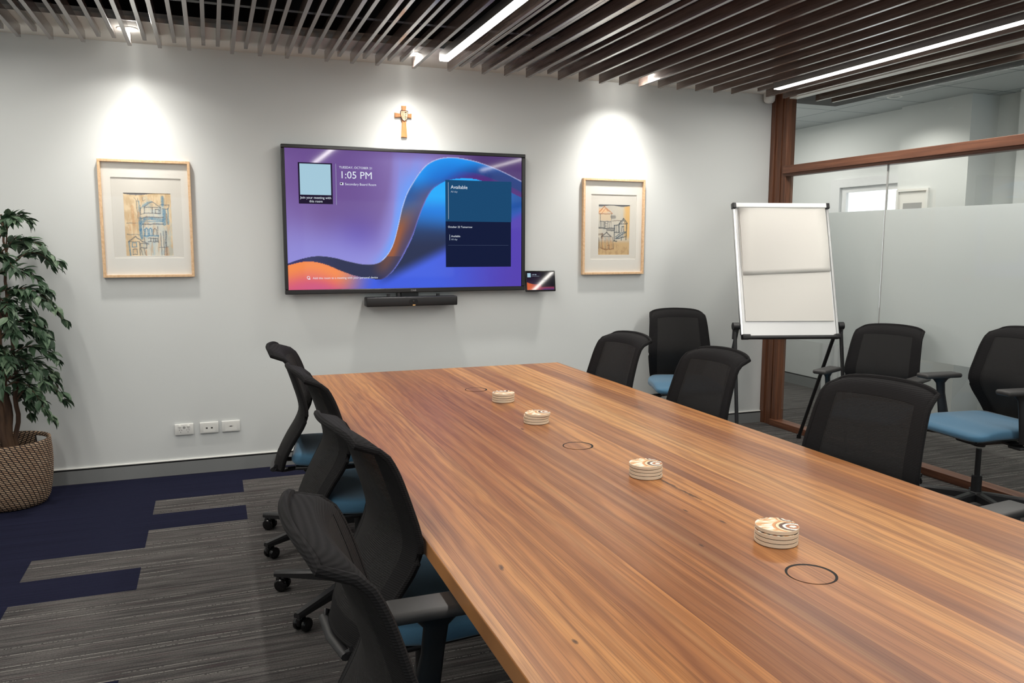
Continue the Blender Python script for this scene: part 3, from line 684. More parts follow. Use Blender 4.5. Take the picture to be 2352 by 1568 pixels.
art2 = [S(P2, [(340, 572), (420, 478), (525, 575)], (184, 106, 62), .014), S(P2, [(385, 575), (432, 508), (470, 540)], (184, 106, 62), .010), S(P2, [(345, 578), (520, 580)], (150, 92, 60), .012), S(P2, [(370, 580), (370, 770)], DK, .012), S(P2, [(515, 580), (512, 770)], DK, .008), S(P2, [(368, 682), (512, 684)], DK, .014), S(P2, [(385, 690), (385, 765)], DK), S(P2, [(410, 690), (410, 765)]), S(P2, [(430, 690), (430, 765)], (60, 64, 70), .016), S(P2, [(465, 690), (465, 765)], DK, .008), S(P2, [(485, 690), (488, 765)], DK), S(P2, [(430, 712), (465, 712)]), S(P2, [(430, 742), (465, 742)]),
        S(P2, [(335, 768), (445, 775), (555, 775)], (58, 62, 68), .020), S(P2, [(455, 800), (545, 802)], (60, 64, 70), .026, .8), S(P2, [(520, 620), (555, 620)], (100, 100, 100), .05, .8), S(P2, [(525, 672), (640, 668), (625, 715)], (110, 96, 86), .012),
        S(P2, [(618, 712), (675, 638), (728, 708)], (52, 62, 72), .018), S(P2, [(622, 712), (722, 712)], (52, 62, 72), .012), S(P2, [(650, 705), (676, 660), (700, 705)], (52, 62, 72), .012), S(P2, [(620, 712), (625, 830)], (52, 62, 72), .016), S(P2, [(720, 712), (712, 930)], (52, 62, 72), .020), S(P2, [(655, 820), (655, 748), (682, 748), (682, 820)], (52, 62, 72), .014), S(P2, [(556, 738), (620, 720)], (52, 62, 72), .016), S(P2, [(556, 738), (556, 945)], (52, 62, 72), .016), S(P2, [(582, 740), (584, 825)], (52, 62, 72), .010), S(P2, [(610, 735), (610, 825)], (52, 62, 72), .010), S(P2, [(556, 830), (620, 828)], (52, 62, 72), .016), S(P2, [(575, 918), (650, 862), (715, 825)], (52, 72, 92), .016), S(P2, [(570, 890), (640, 838), (715, 818)], (52, 72, 92), .012)] + [S(P2, [(x, 875-(x-590)*.45), (x, 925-(x-590)*.45)], (52, 72, 92), .009) for x in (585, 605, 625, 645, 668, 690)] + [
        S(P2, [(590, 915), (715, 885)], (52, 62, 72), .014), S(P2, [(550, 945), (590, 950)], (52, 62, 72), .016), S(P2, [(650, 935), (650, 900)], (52, 62, 72), .014),
        S(P2, [(388, 888), (455, 832), (515, 888)], (60, 60, 64), .018), S(P2, [(395, 886), (510, 884)], (60, 60, 64), .012), S(P2, [(335, 860), (400, 855), (390, 900)], (104, 84, 72), .03, .7)] + [S(P2, [(x, 895), (x+dx, 1050)], (166, 112, 74) if k % 2 else (112, 100, 92), .013) for k, (x, dx) in enumerate(((385, 2), (405, 0), (432, 8), (462, 2), (488, -4), (512, 6), (535, 10)))] + [
        S(P2, [(378, 1040), (430, 1064), (545, 1056)], (120, 80, 54), .016), S(P2, [(345, 920), (350, 1030)], (84, 78, 76), .05, .6), S(P2, [(470, 1010), (495, 1005), (495, 1060)], (150, 100, 66), .012), S(P2, [(330, 580), (345, 765)], DK, .014)]
def wash2(u, v):
    c = mixc((198, 196, 190), (216, 208, 192), nz(u, v, 5)); c = mixc(c, (228, 188, 128), sm(.80, .93, u+.06*nz(u, v, 7))*sm(.25, .4, v)); c = mixc(c, (206, 176, 132), sm(.32, .22, v)); c = mixc(c, (176, 142, 104), .5*sm(.3, .15, v)*sm(.5, .75, nz(u, v, 9, 3)))
    c = mixc(c, (234, 196, 156), sm(.80, .86, v)*sm(.42, .2, u)*sm(.95, .9, v)); c = mixc(c, (222, 200, 170), .8*(sm(.02, .06, u)*sm(.42, .38, u)*sm(.66, .7, v)*sm(.83, .8, v)))
    return c if v < .975-.012*math.sin(9*u+1) else (116, 118, 124)
def framed(name, label, x0, x1, z0, z1, mat, paper, art, strokes, wash):
    t = thing(name, label, 'picture', ((x0+x1)/2, 0, (z0+z1)/2), 0, 'framed drawings on the back wall')
    cx, cz = (x0+x1)/2, (z0+z1)/2; L = lambda r: (r[0]-cx, r[1]-cx, r[2]-cz, r[3]-cz)
    a, b, c, d_ = L((x0, x1, z0, z1)); fw = .016
    bm = B()
    for q in ((a, b, d_-fw, d_), (a, b, c, c+fw), (a, a+fw, c+fw, d_-fw), (b-fw, b, c+fw, d_-fw)): box(bm, q[0], q[1], -.032, -.001, q[2], q[3], .0012, 1)
    build('frame', bm, M['frame_wood'], t)
    bm = B(); box(bm, a+fw, b-fw, -.006, -.002, c+fw, d_-fw); build('backing_board', bm, M['mat_board'], t)
    p = L(mat); bm = B()                         # raised window mount with a hole
    def holed(bm, o, h, y0, y1):
        for q in ((o[0], o[1], h[3], o[3]), (o[0], o[1], o[2], h[2]), (o[0], h[0], h[2], h[3]), (h[1], o[1], h[2], h[3])): box(bm, q[0], q[1], y0, y1, q[2], q[3])
    holed(bm, (a+fw, b-fw, c+fw, d_-fw), p, -.013, -.006); build('outer_mount', bm, M['mat_board'], t)
    q = L(art); bm = B(); holed(bm, p, q, -.0085, -.006); build('inner_mount', bm, M['paper'], t)
    fn = sketch(strokes, wash)
    painted_grid('drawing', q[0], q[1], q[2], q[3], -.0062, 120, 172, lambda X, Z: fn((X-q[0])/(q[1]-q[0]), (Z-q[2])/(q[3]-q[2])), [M['art_paint']], t)
    bm = B(); box(bm, a+fw*.6, b-fw*.6, -.0275, -.026, c+fw*.6, d_-fw*.6); build('glazing', bm, M['picture_glass'], t)
    return t
framed('framed_picture', 'large pale wood framed drawing of blue and tan houses, left of the television', -1.903, -1.386, 1.275, 1.988, (-1.836, -1.443, 1.393, 1.882), None, (-1.771, -1.505, 1.407, 1.790), art1, wash1)
framed('framed_picture', 'smaller pale wood framed drawing of ochre and dark timber houses, right of the tablet', 1.318, 1.838, 1.258, 1.972, (1.390, 1.774, 1.371, 1.857), None, (1.456, 1.720, 1.406, 1.781), art2, wash2)

# wall plates
def plate(name, label, x):
    t = thing(name, label, 'wall socket', (x, 0, .295), 0, 'white wall plates above the skirting')
    bm = B(); box(bm, -.0565, .0565, -.012, -.0003, -.0365, .0365, .004, 3); build('plate', bm, M['white_plastic'], t, True)
    return t
p = plate('power_socket', 'white double power socket, left of the three plates on the wall', -1.491)
for dx in (-.026, .026):
    bm = B(); lathe(bm, [(.0085, 0), (.0085, .0035), (.006, .0045)], (dx, -.012, .021), 20, axis='Y'); build('switch', bm, M['white_bead'], p, True)
for dx in (-.022, .022):
    bm = B()
    for (px, pz, r) in ((-.007, -.003, .5), (.007, -.003, -.5), (0, -.017, 0)):
        box(bm, -.0011, .0011, -.0125, -.011, -.0035, .0035, M=Matrix.Translation((dx+px, 0, pz)) @ Matrix.Rotation(r, 4, 'Y'))
    build('outlet', bm, M['socket_dark'], p)
bm = B(); lathe(bm, [(.0085, 0), (.0085, .001)], (0, -.012, .013), 20, axis='Y'); build('indicator', bm, M['indicator_grey'], p)
p = plate('data_socket', 'white data plate with two dark ports, middle of the three plates on the wall', -1.3405)
for dx in (-.015, .016):
    bm = B(); box(bm, dx-.0055, dx+.0055, -.0128, -.011, -.006, .003); build('port', bm, M['socket_dark'], p)
bm = B(); box(bm, -.036, .036, -.0124, -.0118, -.027, .026); build('insert', bm, M['white_bead'], p)
p = plate('cable_socket', 'white plate with one cable slot, right of the three plates on the wall', -1.207)
bm = B(); box(bm, -.036, .036, -.0124, -.0118, -.027, .026); build('insert', bm, M['white_bead'], p)
bm = B(); box(bm, -.008, .008, -.0132, -.012, -.002, .003); box(bm, -.013, -.010, -.0128, -.012, -.001, .001); box(bm, .011, .014, -.0128, -.012, -.001, .001); build('slot', bm, M['socket_dark'], p)

# motion sensor in the ceiling corner
ms = thing('motion_sensor', 'small white rounded sensor at the top of the timber end post', 'sensor', (2.93, -.055, 2.60))
bm = B(); lathe(bm, [(.001, .0), (.03, .006), (.042, .02), (.045, .04), (.045, .0775)], n=24); build('housing', bm, M['white_plastic'], ms, True)

# ------------------------------------------------------------------ table
TX0, TX1, TY0, TY1, TH = -.80, .765, -4.82, -.835, .735
tbl = thing('boardroom_table', 'long warm timber boardroom table with round cable lids', 'table', (0, 0, 0))
bm = B(); box(bm, TX0, TX1, TY0, TY1, TH-.043, TH, .0025, 2); build('tabletop', bm, M['table_timber'], tbl)
for yc in (-1.75, -3.9):
    bm = B(); box(bm, -.04, .04, yc-.04, yc+.04, .03, TH-.09, .004); box(bm, -.30, .30, yc-.035, yc+.035, 0, .03, .008); box(bm, -.45, .45, yc-.03, yc+.03, TH-.09, TH-.043); build('leg', bm, M['black_satin'], tbl)
bm = B(); box(bm, -.03, .03, -3.86, -1.79, .6, .66); build('stretcher', bm, M['black_satin'], tbl)
for (x, y) in ((-.025, -1.58), (-.025, -2.815), (-.024, -4.062)):
    bm = B(); lathe(bm, [(.0575, -.002), (.0575, .0006)], (x, y, TH), 48); r = build('cable_ring', bm, M['black_gap'], tbl)  # black ring round the lid; its wider crescent is painted recess shade
    bm = B(); lathe(bm, [(.0515, 0), (.0515, .0012)], (x-.0035, y-.0035, TH), 48); build('cable_lid', bm, M['table_timber'], r)
# coasters in stacks of four
def coaster_colour(x, y, rot):
    c, s = math.cos(rot), math.sin(rot); X, Y = (x*c+y*s)/.054, (-x*s+y*c)/.054
    col = (236, 208, 170)
    nn = noise.noise(Vector((X*2.2, Y*6, 1.5))); col = mixc(col, (214, 160, 108), sm(.1, .35, nn)); col = mixc(col, (246, 236, 220), sm(.15, .4, -nn))
    for (ox, oy, R) in ((.55, -.45, .95), (.95, .55, .62), (-.2, 1.2, .5)):
        d = math.hypot(X-ox, (Y-oy)*1.1)
        if d < R:
            k = (d/R*6.0); f = k % 1
            col = ((246, 240, 228), (178, 112, 66), (246, 240, 228), (92, 62, 48), (240, 214, 176), (214, 150, 96))[int(k) % 6]
            col = mixc(col, (84, 60, 48), .8 if f < .13 else 0)
    return col
def coaster_mesh(rot):
    bm = B(); R, T = .0535, .0098
    lathe(bm, [(R-.001, 0), (R, .001), (R, T-.0008), (R-.0008, T-.0002)], (0, 0, 0), 56, True, 0)
    n0 = len(bm.verts)
    NR, NA = 34, 112; rings = []
    for i in range(NR+1):
        rr = (R-.0008)*i/NR
        rings.append([bm.verts.new((rr*math.cos(2*PI*k/NA), rr*math.sin(2*PI*k/NA), T)) for k in range(NA)] if i else [bm.verts.new((0, 0, T))])
    for k in range(NA):
        f = bm.faces.new((rings[0][0], rings[1][k], rings[1][(k+1) % NA])); f.material_index = 1
        for i in range(1, NR):
            f = bm.faces.new((rings[i][k], rings[i+1][k], rings[i+1][(k+1) % NA], rings[i][(k+1) % NA])); f.material_index = 1
    me = D.meshes.new('coaster'); bm.to_mesh(me); bm.free()
    at = me.color_attributes.new('picture', 'FLOAT_COLOR', 'POINT'); data = []
    for v in me.vertices: data += list(srgb(*coaster_colour(v.co.x, v.co.y, rot)))
    at.data.foreach_set('color', data); me.materials.append(M['coaster_edge']); me.materials.append(M['coaster_print']); return me
bmx = B(); lathe(bmx, [(.0525, 0), (.0525, .0012)], (0, 0, -.0012), 48); disc_me = D.meshes.new('dark_disc'); bmx.to_mesh(disc_me); bmx.free(); disc_me.materials.append(M['coaster_dark'])  # thin dark disc under each coaster, shows as a gap in the stack
lev = ['bottom of', 'second from bottom in', 'third from bottom in', 'top of']
for si, (x, y, rot, who) in enumerate(((.003, -1.915, 2.2, 'the stack furthest down the table'), (-.022, -2.395, .7, 'the stack just beyond the middle cable lid'), (.016, -3.245, .1, 'the stack in front of the middle cable lid'), (.033, -3.868, -.1, 'the stack nearest the camera'))):
    for k in range(4):
        o = link(D.objects.new('coaster', coaster_mesh(rot+(0 if k == 3 else random.random()*6)))); o.location = (x+random.uniform(-.0025, .0025)*k*.6, y+random.uniform(-.0025, .0025)*k*.6, TH+.0012+k*.011)
        tag(o, 'round printed coaster, %s %s' % (lev[k], who), 'coaster', 'round coasters stacked on the table')
        c = link(D.objects.new('dark_disc', disc_me), o)

# ------------------------------------------------------------------ office chair
PROF = [(0, (.395, -.285)), (.10, (.455, -.268)), (.22, (.535, -.228)), (.34, (.612, -.182)), (.41, (.662, -.163)), (.5, (.712, -.166)), (.65, (.79, -.188)), (.8, (.87, -.214)), (.9, (.925, -.233)), (.95, (.955, -.248)), (.98, (.973, -.274)), (1.0, (.980, -.305))]
HALF = [(0, .165), (.08, .184), (.22, .205), (.41, .226), (.65, .219), (.9, .209), (.97, .206), (1.0, .201)]
def back_pt(u, v, off=0):
    z = interp([(a, b[0]) for a, b in PROF], v); x = interp([(a, b[1]) for a, b in PROF], v); hw_ = interp(HALF, v)
    top = sm(.75, 1.0, v); z -= .014*top*abs(u)**2+.014*top*abs(u)**8
    hw_ *= 1-.03*sm(.95, 1.0, v)
    x += .042*u*u*(1-.25*sm(.9, 1, v))
    return Vector((x-off, u*hw_, z))
NU, NV = 20, 30
UB, VB0, VB1 = .74, .10, .90
def back_piece(inner):
    bm = B(); us = [-1+2*i/NU for i in range(NU+1)]; vs_ = [j/NV for j in range(NV+1)]
    us = sorted(set(us+[-UB, UB])); vs_ = sorted(set(vs_+[VB0, VB1]))
    th = (.0012, .0152) if inner else (0.0, .016)
    F = {}; R = {}
    def vert(d, i, j, off):
        if (i, j) not in d: d[(i, j)] = bm.verts.new(back_pt(us[i], vs_[j], off))
        return d[(i, j)]
    cells = set()
    for i in range(len(us)-1):
        for j in range(len(vs_)-1):
            um, vm = (us[i]+us[i+1])/2, (vs_[j]+vs_[j+1])/2
            if (abs(um) < UB and VB0 < vm < VB1) == inner: cells.add((i, j))
    for (i, j) in cells:
        bm.faces.new([vert(F, a, b, th[0]) for a, b in ((i, j), (i+1, j), (i+1, j+1), (i, j+1))])
        bm.faces.new([vert(R, a, b, th[1]) for a, b in ((i, j+1), (i+1, j+1), (i+1, j), (i, j))])
        for (di, dj, a, b) in ((-1, 0, (i, j), (i, j+1)), (1, 0, (i+1, j+1), (i+1, j)), (0, -1, (i+1, j), (i, j)), (0, 1, (i, j+1), (i+1, j+1))):
            if (i+di, j+dj) not in cells: bm.faces.new((vert(F, *a, th[0]), vert(F, *b, th[0]), vert(R, *b, th[1]), vert(R, *a, th[1])))
    return bm
def rim_bm():
    pts = [back_pt(-1, v/24, .008) for v in range(0, 25)]+[back_pt(u/10, 1, .008) for u in range(-9, 10)]+[back_pt(1, v/24, .008) for v in range(24, -1, -1)]+[back_pt(-u/10, 0, .008) for u in range(-9, 10)]
    bm = B(); tube(bm, pts+[pts[0]], .0098, 8, False); return bm
def seat_bm():
    bm = B(); rings = []
    N = 36
    for i in range(25):
        s = i/24; x = -.205+.47*s
        e = min(1, max(0, 1-abs(2*s-1)**7)); hwid = .245*(.90+.10*sm(0, .3, s))*(.80+.20*e**.5) if 0 < i < 24 else .185
        drop = .030*sm(.62, 1.0, s); zt = .486+.006*sm(.3, 0, s)-drop; zb = .414-.004*sm(.7, 1, s)
        th = (zt-zb)/2*(1 if 0 < i < 24 else .45); zc = (zt+zb)/2
        ring = []
        for k in range(N):
            a = 2*PI*k/N; ca, sa = math.cos(a), math.sin(a)
            y = hwid*math.copysign(abs(ca)**.34, ca); z = zc+th*math.copysign(abs(sa)**.55, sa)
            if sa > 0: z -= .010*(1-abs(y/hwid)**2)*(.5)*(1-s*.4)
            ring.append(Vector((x, y, z)))
        rings.append(ring)
    ring_loft(bm, rings, True); return bm
def chair_meshes():
    P = {}
    def mk(key, bm, mats, smooth=True, ang=40):
        o = build(key, bm, mats, None, smooth, ang); me = o.data; D.objects.remove(o); P[key] = me
    mk('seat', seat_bm(), M['seat_cloth'], True, 60)
    bm = B(); box(bm, .05, .11, -.2475, -.246, .434, .441); mk('care_tag', bm, M['tag_grey'], False)
    bm = B(); box(bm, -.19, .22, -.20, .20, .398, .416, .008); box(bm, -.16, .10, -.075, .075, .350, .40, .014, 3); lathe(bm, [(.03, .33), (.036, .36)], n=20)
    mk('mechanism', bm, M['black_satin'])
    bm = B(); tube(bm, [(.06, -.07, .385), (.07, -.20, .378)], .009, 10); lathe(bm, [(.013, -.055), (.016, -.05), (.0165, .0)], (0, 0, 0), 16, axis='X')
    for v in bm.verts[-48:] if False else []: pass
    mk('lever', bm, M['black_plastic'])
    bm = B(); tube(bm, [(.07, -.07, .385), (.09, -.18, .378)], .008, 10); tube(bm, [(.09, -.18, .378), (.105, -.275, .372)], [.014, .017], 14); tube(bm, [(.105, -.275, .372), (.1052, -.2765, .372)], [.011, .010], 14)
    mk('lever', bm, M['black_plastic'])
    bm = B(); tube(bm, [(-.02, .07, .385), (-.02, .20, .380)], .008, 10); box(bm, -.045, .01, .19, .27, .368, .386, .006); mk('tilt_lever', bm, M['black_plastic'])
    bm = B(); lathe(bm, [(.027, .06), (.027, .205), (.022, .21)], n=20); lathe(bm, [(.0145, .20), (.0145, .36)], n=16); mk('gas_lift', bm, M['black_satin'])
    bm = B(); lathe(bm, [(.036, .062), (.042, .075), (.042, .105), (.032, .118)], n=24); mk('hub', bm, M['black_plastic'])
    # one leg along +x
    bm = B(); rings = []
    for s, z0, z1, w in ((.03, .066, .114, .026), (.10, .066, .108, .024), (.22, .064, .094, .020), (.30, .062, .086, .018), (.325, .062, .082, .014)):
        rings.append([Vector((s, y, z)) for y, z in ((-w, z0), (w, z0), (w*1.0, z1-.008), (w*.6, z1), (-w*.6, z1), (-w, z1-.008))])
    ring_loft(bm, rings); mk('leg', bm, M['black_plastic'], True, 30)
    bm = B(); tube(bm, [(.305, 0, .066), (.305, 0, .045)], .011, 12); box(bm, .285, .325, -.010, .010, .024, .058, .006)
    for sgn in (-1, 1):
        rr = [(.013, .0), (.024, .001), (.0275, .005), (.0275, .014), (.023, .019), (.008, .0205)]
        rings = [[Vector((.297+r*math.cos(2*PI*k/24), sgn*(.011+h), .0275+r*math.sin(2*PI*k/24))) for k in range(24)] for r, h in rr]
        ring_loft(bm, rings)
    mk('caster', bm, M['black_gloss'])
    mk('backrest', back_piece(False), M['back_cloth'], True, 50)
    mk('mesh_panel', back_piece(True), M['back_mesh'], True, 50)
    mk('edge_piping', rim_bm(), M['back_cloth'])
    # bowed support behind the lumbar, running under the seat
    bm = B()
    for sgn in (-1, 1):
        path = [(-.284, .128*sgn, .408), (-.296, .118*sgn, .388), (-.25, .10*sgn, .378), (-.16, .08*sgn, .384), (-.08, .06*sgn, .386)]
        tube(bm, path, [.012, .018, .020, .018, .014], 10, flat=.55)
    tube(bm, [(-.296, -.125, .388), (-.304, 0, .386), (-.296, .125, .388)], [.016, .018, .016], 10, flat=.7)
    mk('back_support', bm, M['black_plastic'])
    for sgn, key in ((1, 'arm_a'), (-1, 'arm_b')):
        bm = B()
        rings = []
        for (x, y, z, a, b) in ((-.02, .10, .394, .030, .010), (-.02, .235, .392, .030, .011), (-.015, .268, .405, .034, .013), (-.005, .276, .45, .036, .013), (.02, .278, .58, .028, .0125), (.028, .278, .64, .030, .0125), (.03, .276, .662, .052, .016), (.03, .272, .672, .075, .024)):
            hor = z < .40
            rings.append([Vector((x+a*math.cos(2*PI*k/16), sgn*(y+(0 if hor else b*math.sin(2*PI*k/16))), z+(b*math.sin(2*PI*k/16) if hor else 0))) for k in range(16)])
        ring_loft(bm, rings)
        mk(key+'_post', bm, M['black_plastic'])
        bm = B(); vs = box(bm, -.085, .165, .232*sgn if sgn > 0 else -.322, .322 if sgn > 0 else -.232, .672, .700, .012, 4)
        mk(key+'_pad', bm, M['arm_grey'], True)
    return P
CH = chair_meshes()
def chair(label, x, y, deg, dz=0.0, arms=True, spin=18, bz=0.0, bx=0.0, ls=1.0, group='black mesh office chairs'):
    t = thing('office_chair', label, 'chair', (x, y, 0), math.radians(deg), group)
    def part(name, key, parent=t, z=0.0, rz=0.0):
        o = D.objects.new(name, CH[key]); COL.objects.link(o); o.parent = parent; o.location = (0, 0, z); o.rotation_euler = (0, 0, rz); return o
    part('hub', 'hub').location.x = bx; part('gas_lift', 'gas_lift').location.x = bx
    for k in range(5):
        l = part('leg', 'leg', t, 0, math.radians(spin+72*k)); l.location.x = bx; l.scale = (ls, 1, 1)
        c = part('caster', 'caster', l); c.scale = (1/ls, 1, 1); c.location.x = .297*(1-1/ls)
    mch = part('mechanism', 'mechanism', t, dz); part('lever', 'lever', mch); part('tilt_lever', 'tilt_lever', mch)
    s = part('seat', 'seat', t, dz); tg = part('care_tag', 'care_tag', s); tg['label'] = 'small grey fabric tag'
    b = part('backrest', 'backrest', t, dz+bz); part('mesh_panel', 'mesh_panel', b); part('edge_piping', 'edge_piping', b)
    part('back_support', 'back_support', t, dz)
    if arms:
        for a in ('arm_a', 'arm_b'):
            q = part('armrest', a+'_post', t, dz); part('arm_pad', a+'_pad', q)
    return t
chair('black mesh office chair with blue seat left of the table, furthest from the camera', -.73, -1.46, -9, .01, False, 222.5, 0, -.05, 1.17)
chair('black mesh office chair on the left of the table, second from the back wall', -.70, -2.20, 3, .015, False, 219, 0, -.05, 1.17)
chair('black mesh office chair on the left of the table, third from the back wall', -.712, -3.32, 6, .03, False, 215, .01, -.05, 1.17)
chair('black mesh office chair with visible armrest on the left of the table, nearest the camera', -.868, -4.075, 0, -.012, True, 60, .05, -.05, 1.17)
chair('black mesh office chair on the right of the table, furthest from the camera', .70, -1.42, 186, -.008, False, 18)
chair('black mesh office chair on the right of the table, below the flip chart', .772, -2.20, 184, -.008, False, 18)
chair('black mesh office chair right of the table, largest of the three backs there', .75, -3.29, 192, .012, False, 18)
chair('black mesh office chair cut off by the right picture edge, only its armrest showing', 1.0, -4.05, 186, -.012, True, 18)
chair('armless black mesh office chair with blue seat against the back wall beside the flip chart', 1.96, -.43, 251, .01, False, 18)
chair('black mesh office chair with armrests by the glazed wall, just right of the flip chart', 2.63, -1.57, 204, -.02, True, 20)
chair('black mesh office chair with bright blue seat by the glazed wall at the right edge', 2.68, -2.31, 174, .045, True, -62)

# ------------------------------------------------------------------ flip chart
psi, th = -.284, .288
fc = thing('flip_chart', 'white flip chart easel with blank paper on black legs, in front of the glazed wall', 'flip chart', (2.452, -.997, 0), psi)
LEAN = Matrix.Translation((0, 0, .846)) @ Matrix.Rotation(-th, 4, 'X')   # board local: x right, z up, front -y
bw, bh = .341, .961
bm = B(); box(bm, -bw+.01, bw-.01, 0, .012, .015, bh-.01, M=LEAN); build('board', bm, M['white_board'], fc)
bm = B()
for sg in (-1, 1): box(bm, sg*bw-.009, sg*bw+.009, -.006, .018, .02, bh-.02, .003, M=LEAN)
build('side_rail', bm, M['alu'], fc)
bm = B(); box(bm, -bw, bw, -.022, .014, bh-.028, bh+.006, .006, 3, M=LEAN); build('clamp_bar', bm, M['white_board'], fc)
for sg in (-1, 1):
    bm = B(); box(bm, sg*bw-.014, sg*bw+.014, -.024, .016, bh-.034, bh+.008, .006, M=LEAN); build('corner_cap', bm, M['black_plastic'], fc)
bm = B(); box(bm, -bw-.006, bw+.006, -.035, .016, -.010, .012, .006, M=LEAN); box(bm, -bw-.006, -bw+.05, -.035, .016, -.012, .022, .006, M=LEAN); box(bm, bw-.03, bw+.006, -.035, .016, -.012, .022, .006, M=LEAN); build('pen_tray', bm, M['black_plastic'], fc)
# paper pad: backing sheets and a folded-over top sheet
bm = B(); box(bm, -bw+.030, bw-.022, -.010, -.0005, .115, bh-.03, M=LEAN); build('paper_pad', bm, M['paper'], fc)
bm = B(); rows = 16
pts = []
for i in range(rows+1):
    s = i/rows; zz = lerp(bh-.004, .47, s); bulge = -.0125-.005*math.sin(PI*min(1, s*1.02))-.003*s
    pts.append([LEAN @ Vector((lerp(-bw+.034-.004*s, bw-.020+.0*s, k/8), bulge-.002*math.sin(6*k/8+3*s), zz-.028*(1-k/8)*s)) for k in range(9)])
g = [[bm.verts.new(p) for p in r] for r in pts]
for i in range(rows):
    for k in range(8): bm.faces.new((g[i][k], g[i][k+1], g[i+1][k+1], g[i+1][k]))
top_sheet = build('top_sheet', bm, M['paper'], fc, True)
sol = top_sheet.modifiers.new('thickness', 'SOLIDIFY'); sol.thickness = .0012
hubz = LEAN @ Vector((0, .02, .085))
for sg in (-1, 1):
    hx = sg*(bw+.035)
    bm = B(); lathe(bm, [(.020, -.022), (.027, -.020), (.027, .020), (.020, .022)], (hx, hubz.y, hubz.z), 20, axis='X')
    box(bm, min(sg*bw, hx), max(sg*bw, hx), hubz.y-.016, hubz.y+.016, hubz.z-.02, hubz.z+.02, .006); tube(bm, [(hx, hubz.y, hubz.z), (hx+.006*sg, hubz.y+.004, hubz.z-.09)], [.02, .016], 12)
    build('pivot', bm, M['black_plastic'], fc, True)
    bm = B(); tube(bm, [(hx+.004*sg, hubz.y, hubz.z-.02), (hx+.012*sg, hubz.y-.16, .012)], .013, 12); tube(bm, [(hx+.012*sg, hubz.y-.16, .03), (hx+.012*sg, hubz.y-.165, .0)], .017, 12); build('leg', bm, M['black_satin'], fc, True)
    bm = B(); tube(bm, [(hx-.018*sg, hubz.y+.01, hubz.z-.01), (hx-.045*sg, hubz.y+.48, .012)], .013, 12); tube(bm, [(hx-.045*sg, hubz.y+.476, .03), (hx-.045*sg, hubz.y+.482, .0)], .017, 12); build('leg', bm, M['black_satin'], fc, True)
bm = B(); hx = bw+.047
tube(bm, [(-hx, hubz.y-.16, .014), (hx, hubz.y-.16, .014)], .012, 10); build('floor_bar', bm, M['black_satin'], fc, True)

# ------------------------------------------------------------------ basket and ficus
BX, BY = -2.41, -.30
bm = B(); uvl = bm.loops.layers.uv.new('weave')
prof = [(.150, 0), (.178, .006), (.196, .04), (.208, .10), (.216, .17), (.220, .24), (.219, .31), (.214, .375)]
NA = 72; Rr = [];
for side in (0, 1):
    Rr.append([[bm.verts.new(((r-.012*side)*math.cos(2*PI*k/NA), (r-.012*side)*math.sin(2*PI*k/NA), z+(.012*side if i == 0 else 0))) for k in range(NA)] for i, (r, z) in enumerate(prof+[] )])
fine = prof
def hole(k, i):
    a = (k+.5)*360/NA
    return i == 6 and (abs(((a-47+180) % 360)-180) < 15 or abs(((a-227+180) % 360)-180) < 15)
# split the top band so that the handle openings have an upper rim
def face(vs, us):
    f = bm.faces.new(vs)
    for l, (u, v) in zip(f.loops, us): l[uvl].uv = (u+v*.5, v+.3973*u)
    f.smooth = True
rim = [[bm.verts.new(((r)*math.cos(2*PI*k/NA), (r)*math.sin(2*PI*k/NA), z)) for k in range(NA)] for r, z in ((.215, .352), (.203, .352))]
cols = [[*Rr[0][:7], rim[0], Rr[0][7]], [*Rr[1][:7], rim[1], Rr[1][7]]]
zs = [z for r, z in prof[:7]]+[.352, .375]
for side in (0, 1):
    for i in range(8):
        for k in range(NA):
            if i == 6 and hole(k, 6): continue
            k2 = (k+1) % NA; u0, u1 = k*1.351/NA, (k+1)*1.351/NA
            vs = [cols[side][i][k], cols[side][i][k2], cols[side][i+1][k2], cols[side][i+1][k]]; us = [(u0, zs[i]), (u1, zs[i]), (u1, zs[i+1]), (u0, zs[i+1])]
            if side: vs.reverse(); us.reverse()
            face(vs, us)
for k in range(NA):
    k2 = (k+1) % NA
    face([cols[0][8][k], cols[0][8][k2], cols[1][8][k2], cols[1][8][k]], [(k*.0188, 0), ((k+1)*.0188, 0), ((k+1)*.0188, .01), (k*.0188, .01)])
    if hole(k, 6):
        face([cols[0][6][k], cols[0][6][k2], cols[1][6][k2], cols[1][6][k]], [(0, 0)]*4); face([cols[0][7][k2], cols[0][7][k], cols[1][7][k], cols[1][7][k2]], [(0, 0)]*4)
        if not hole(k-1, 6): face([cols[0][6][k], cols[0][7][k], cols[1][7][k], cols[1][6][k]], [(0, 0)]*4)
        if not hole(k+1, 6): face([cols[0][7][k2], cols[0][6][k2], cols[1][6][k2], cols[1][7][k2]], [(0, 0)]*4)
bm.faces.new(list(reversed(Rr[0][0]))); bm.faces.new(Rr[1][0])
bk = build('woven_basket', bm, M['basket_weave']); bk.location = (BX, BY, 0)
tag(bk, 'tan and black woven basket on the navy carpet, holding the ficus tree', 'basket')

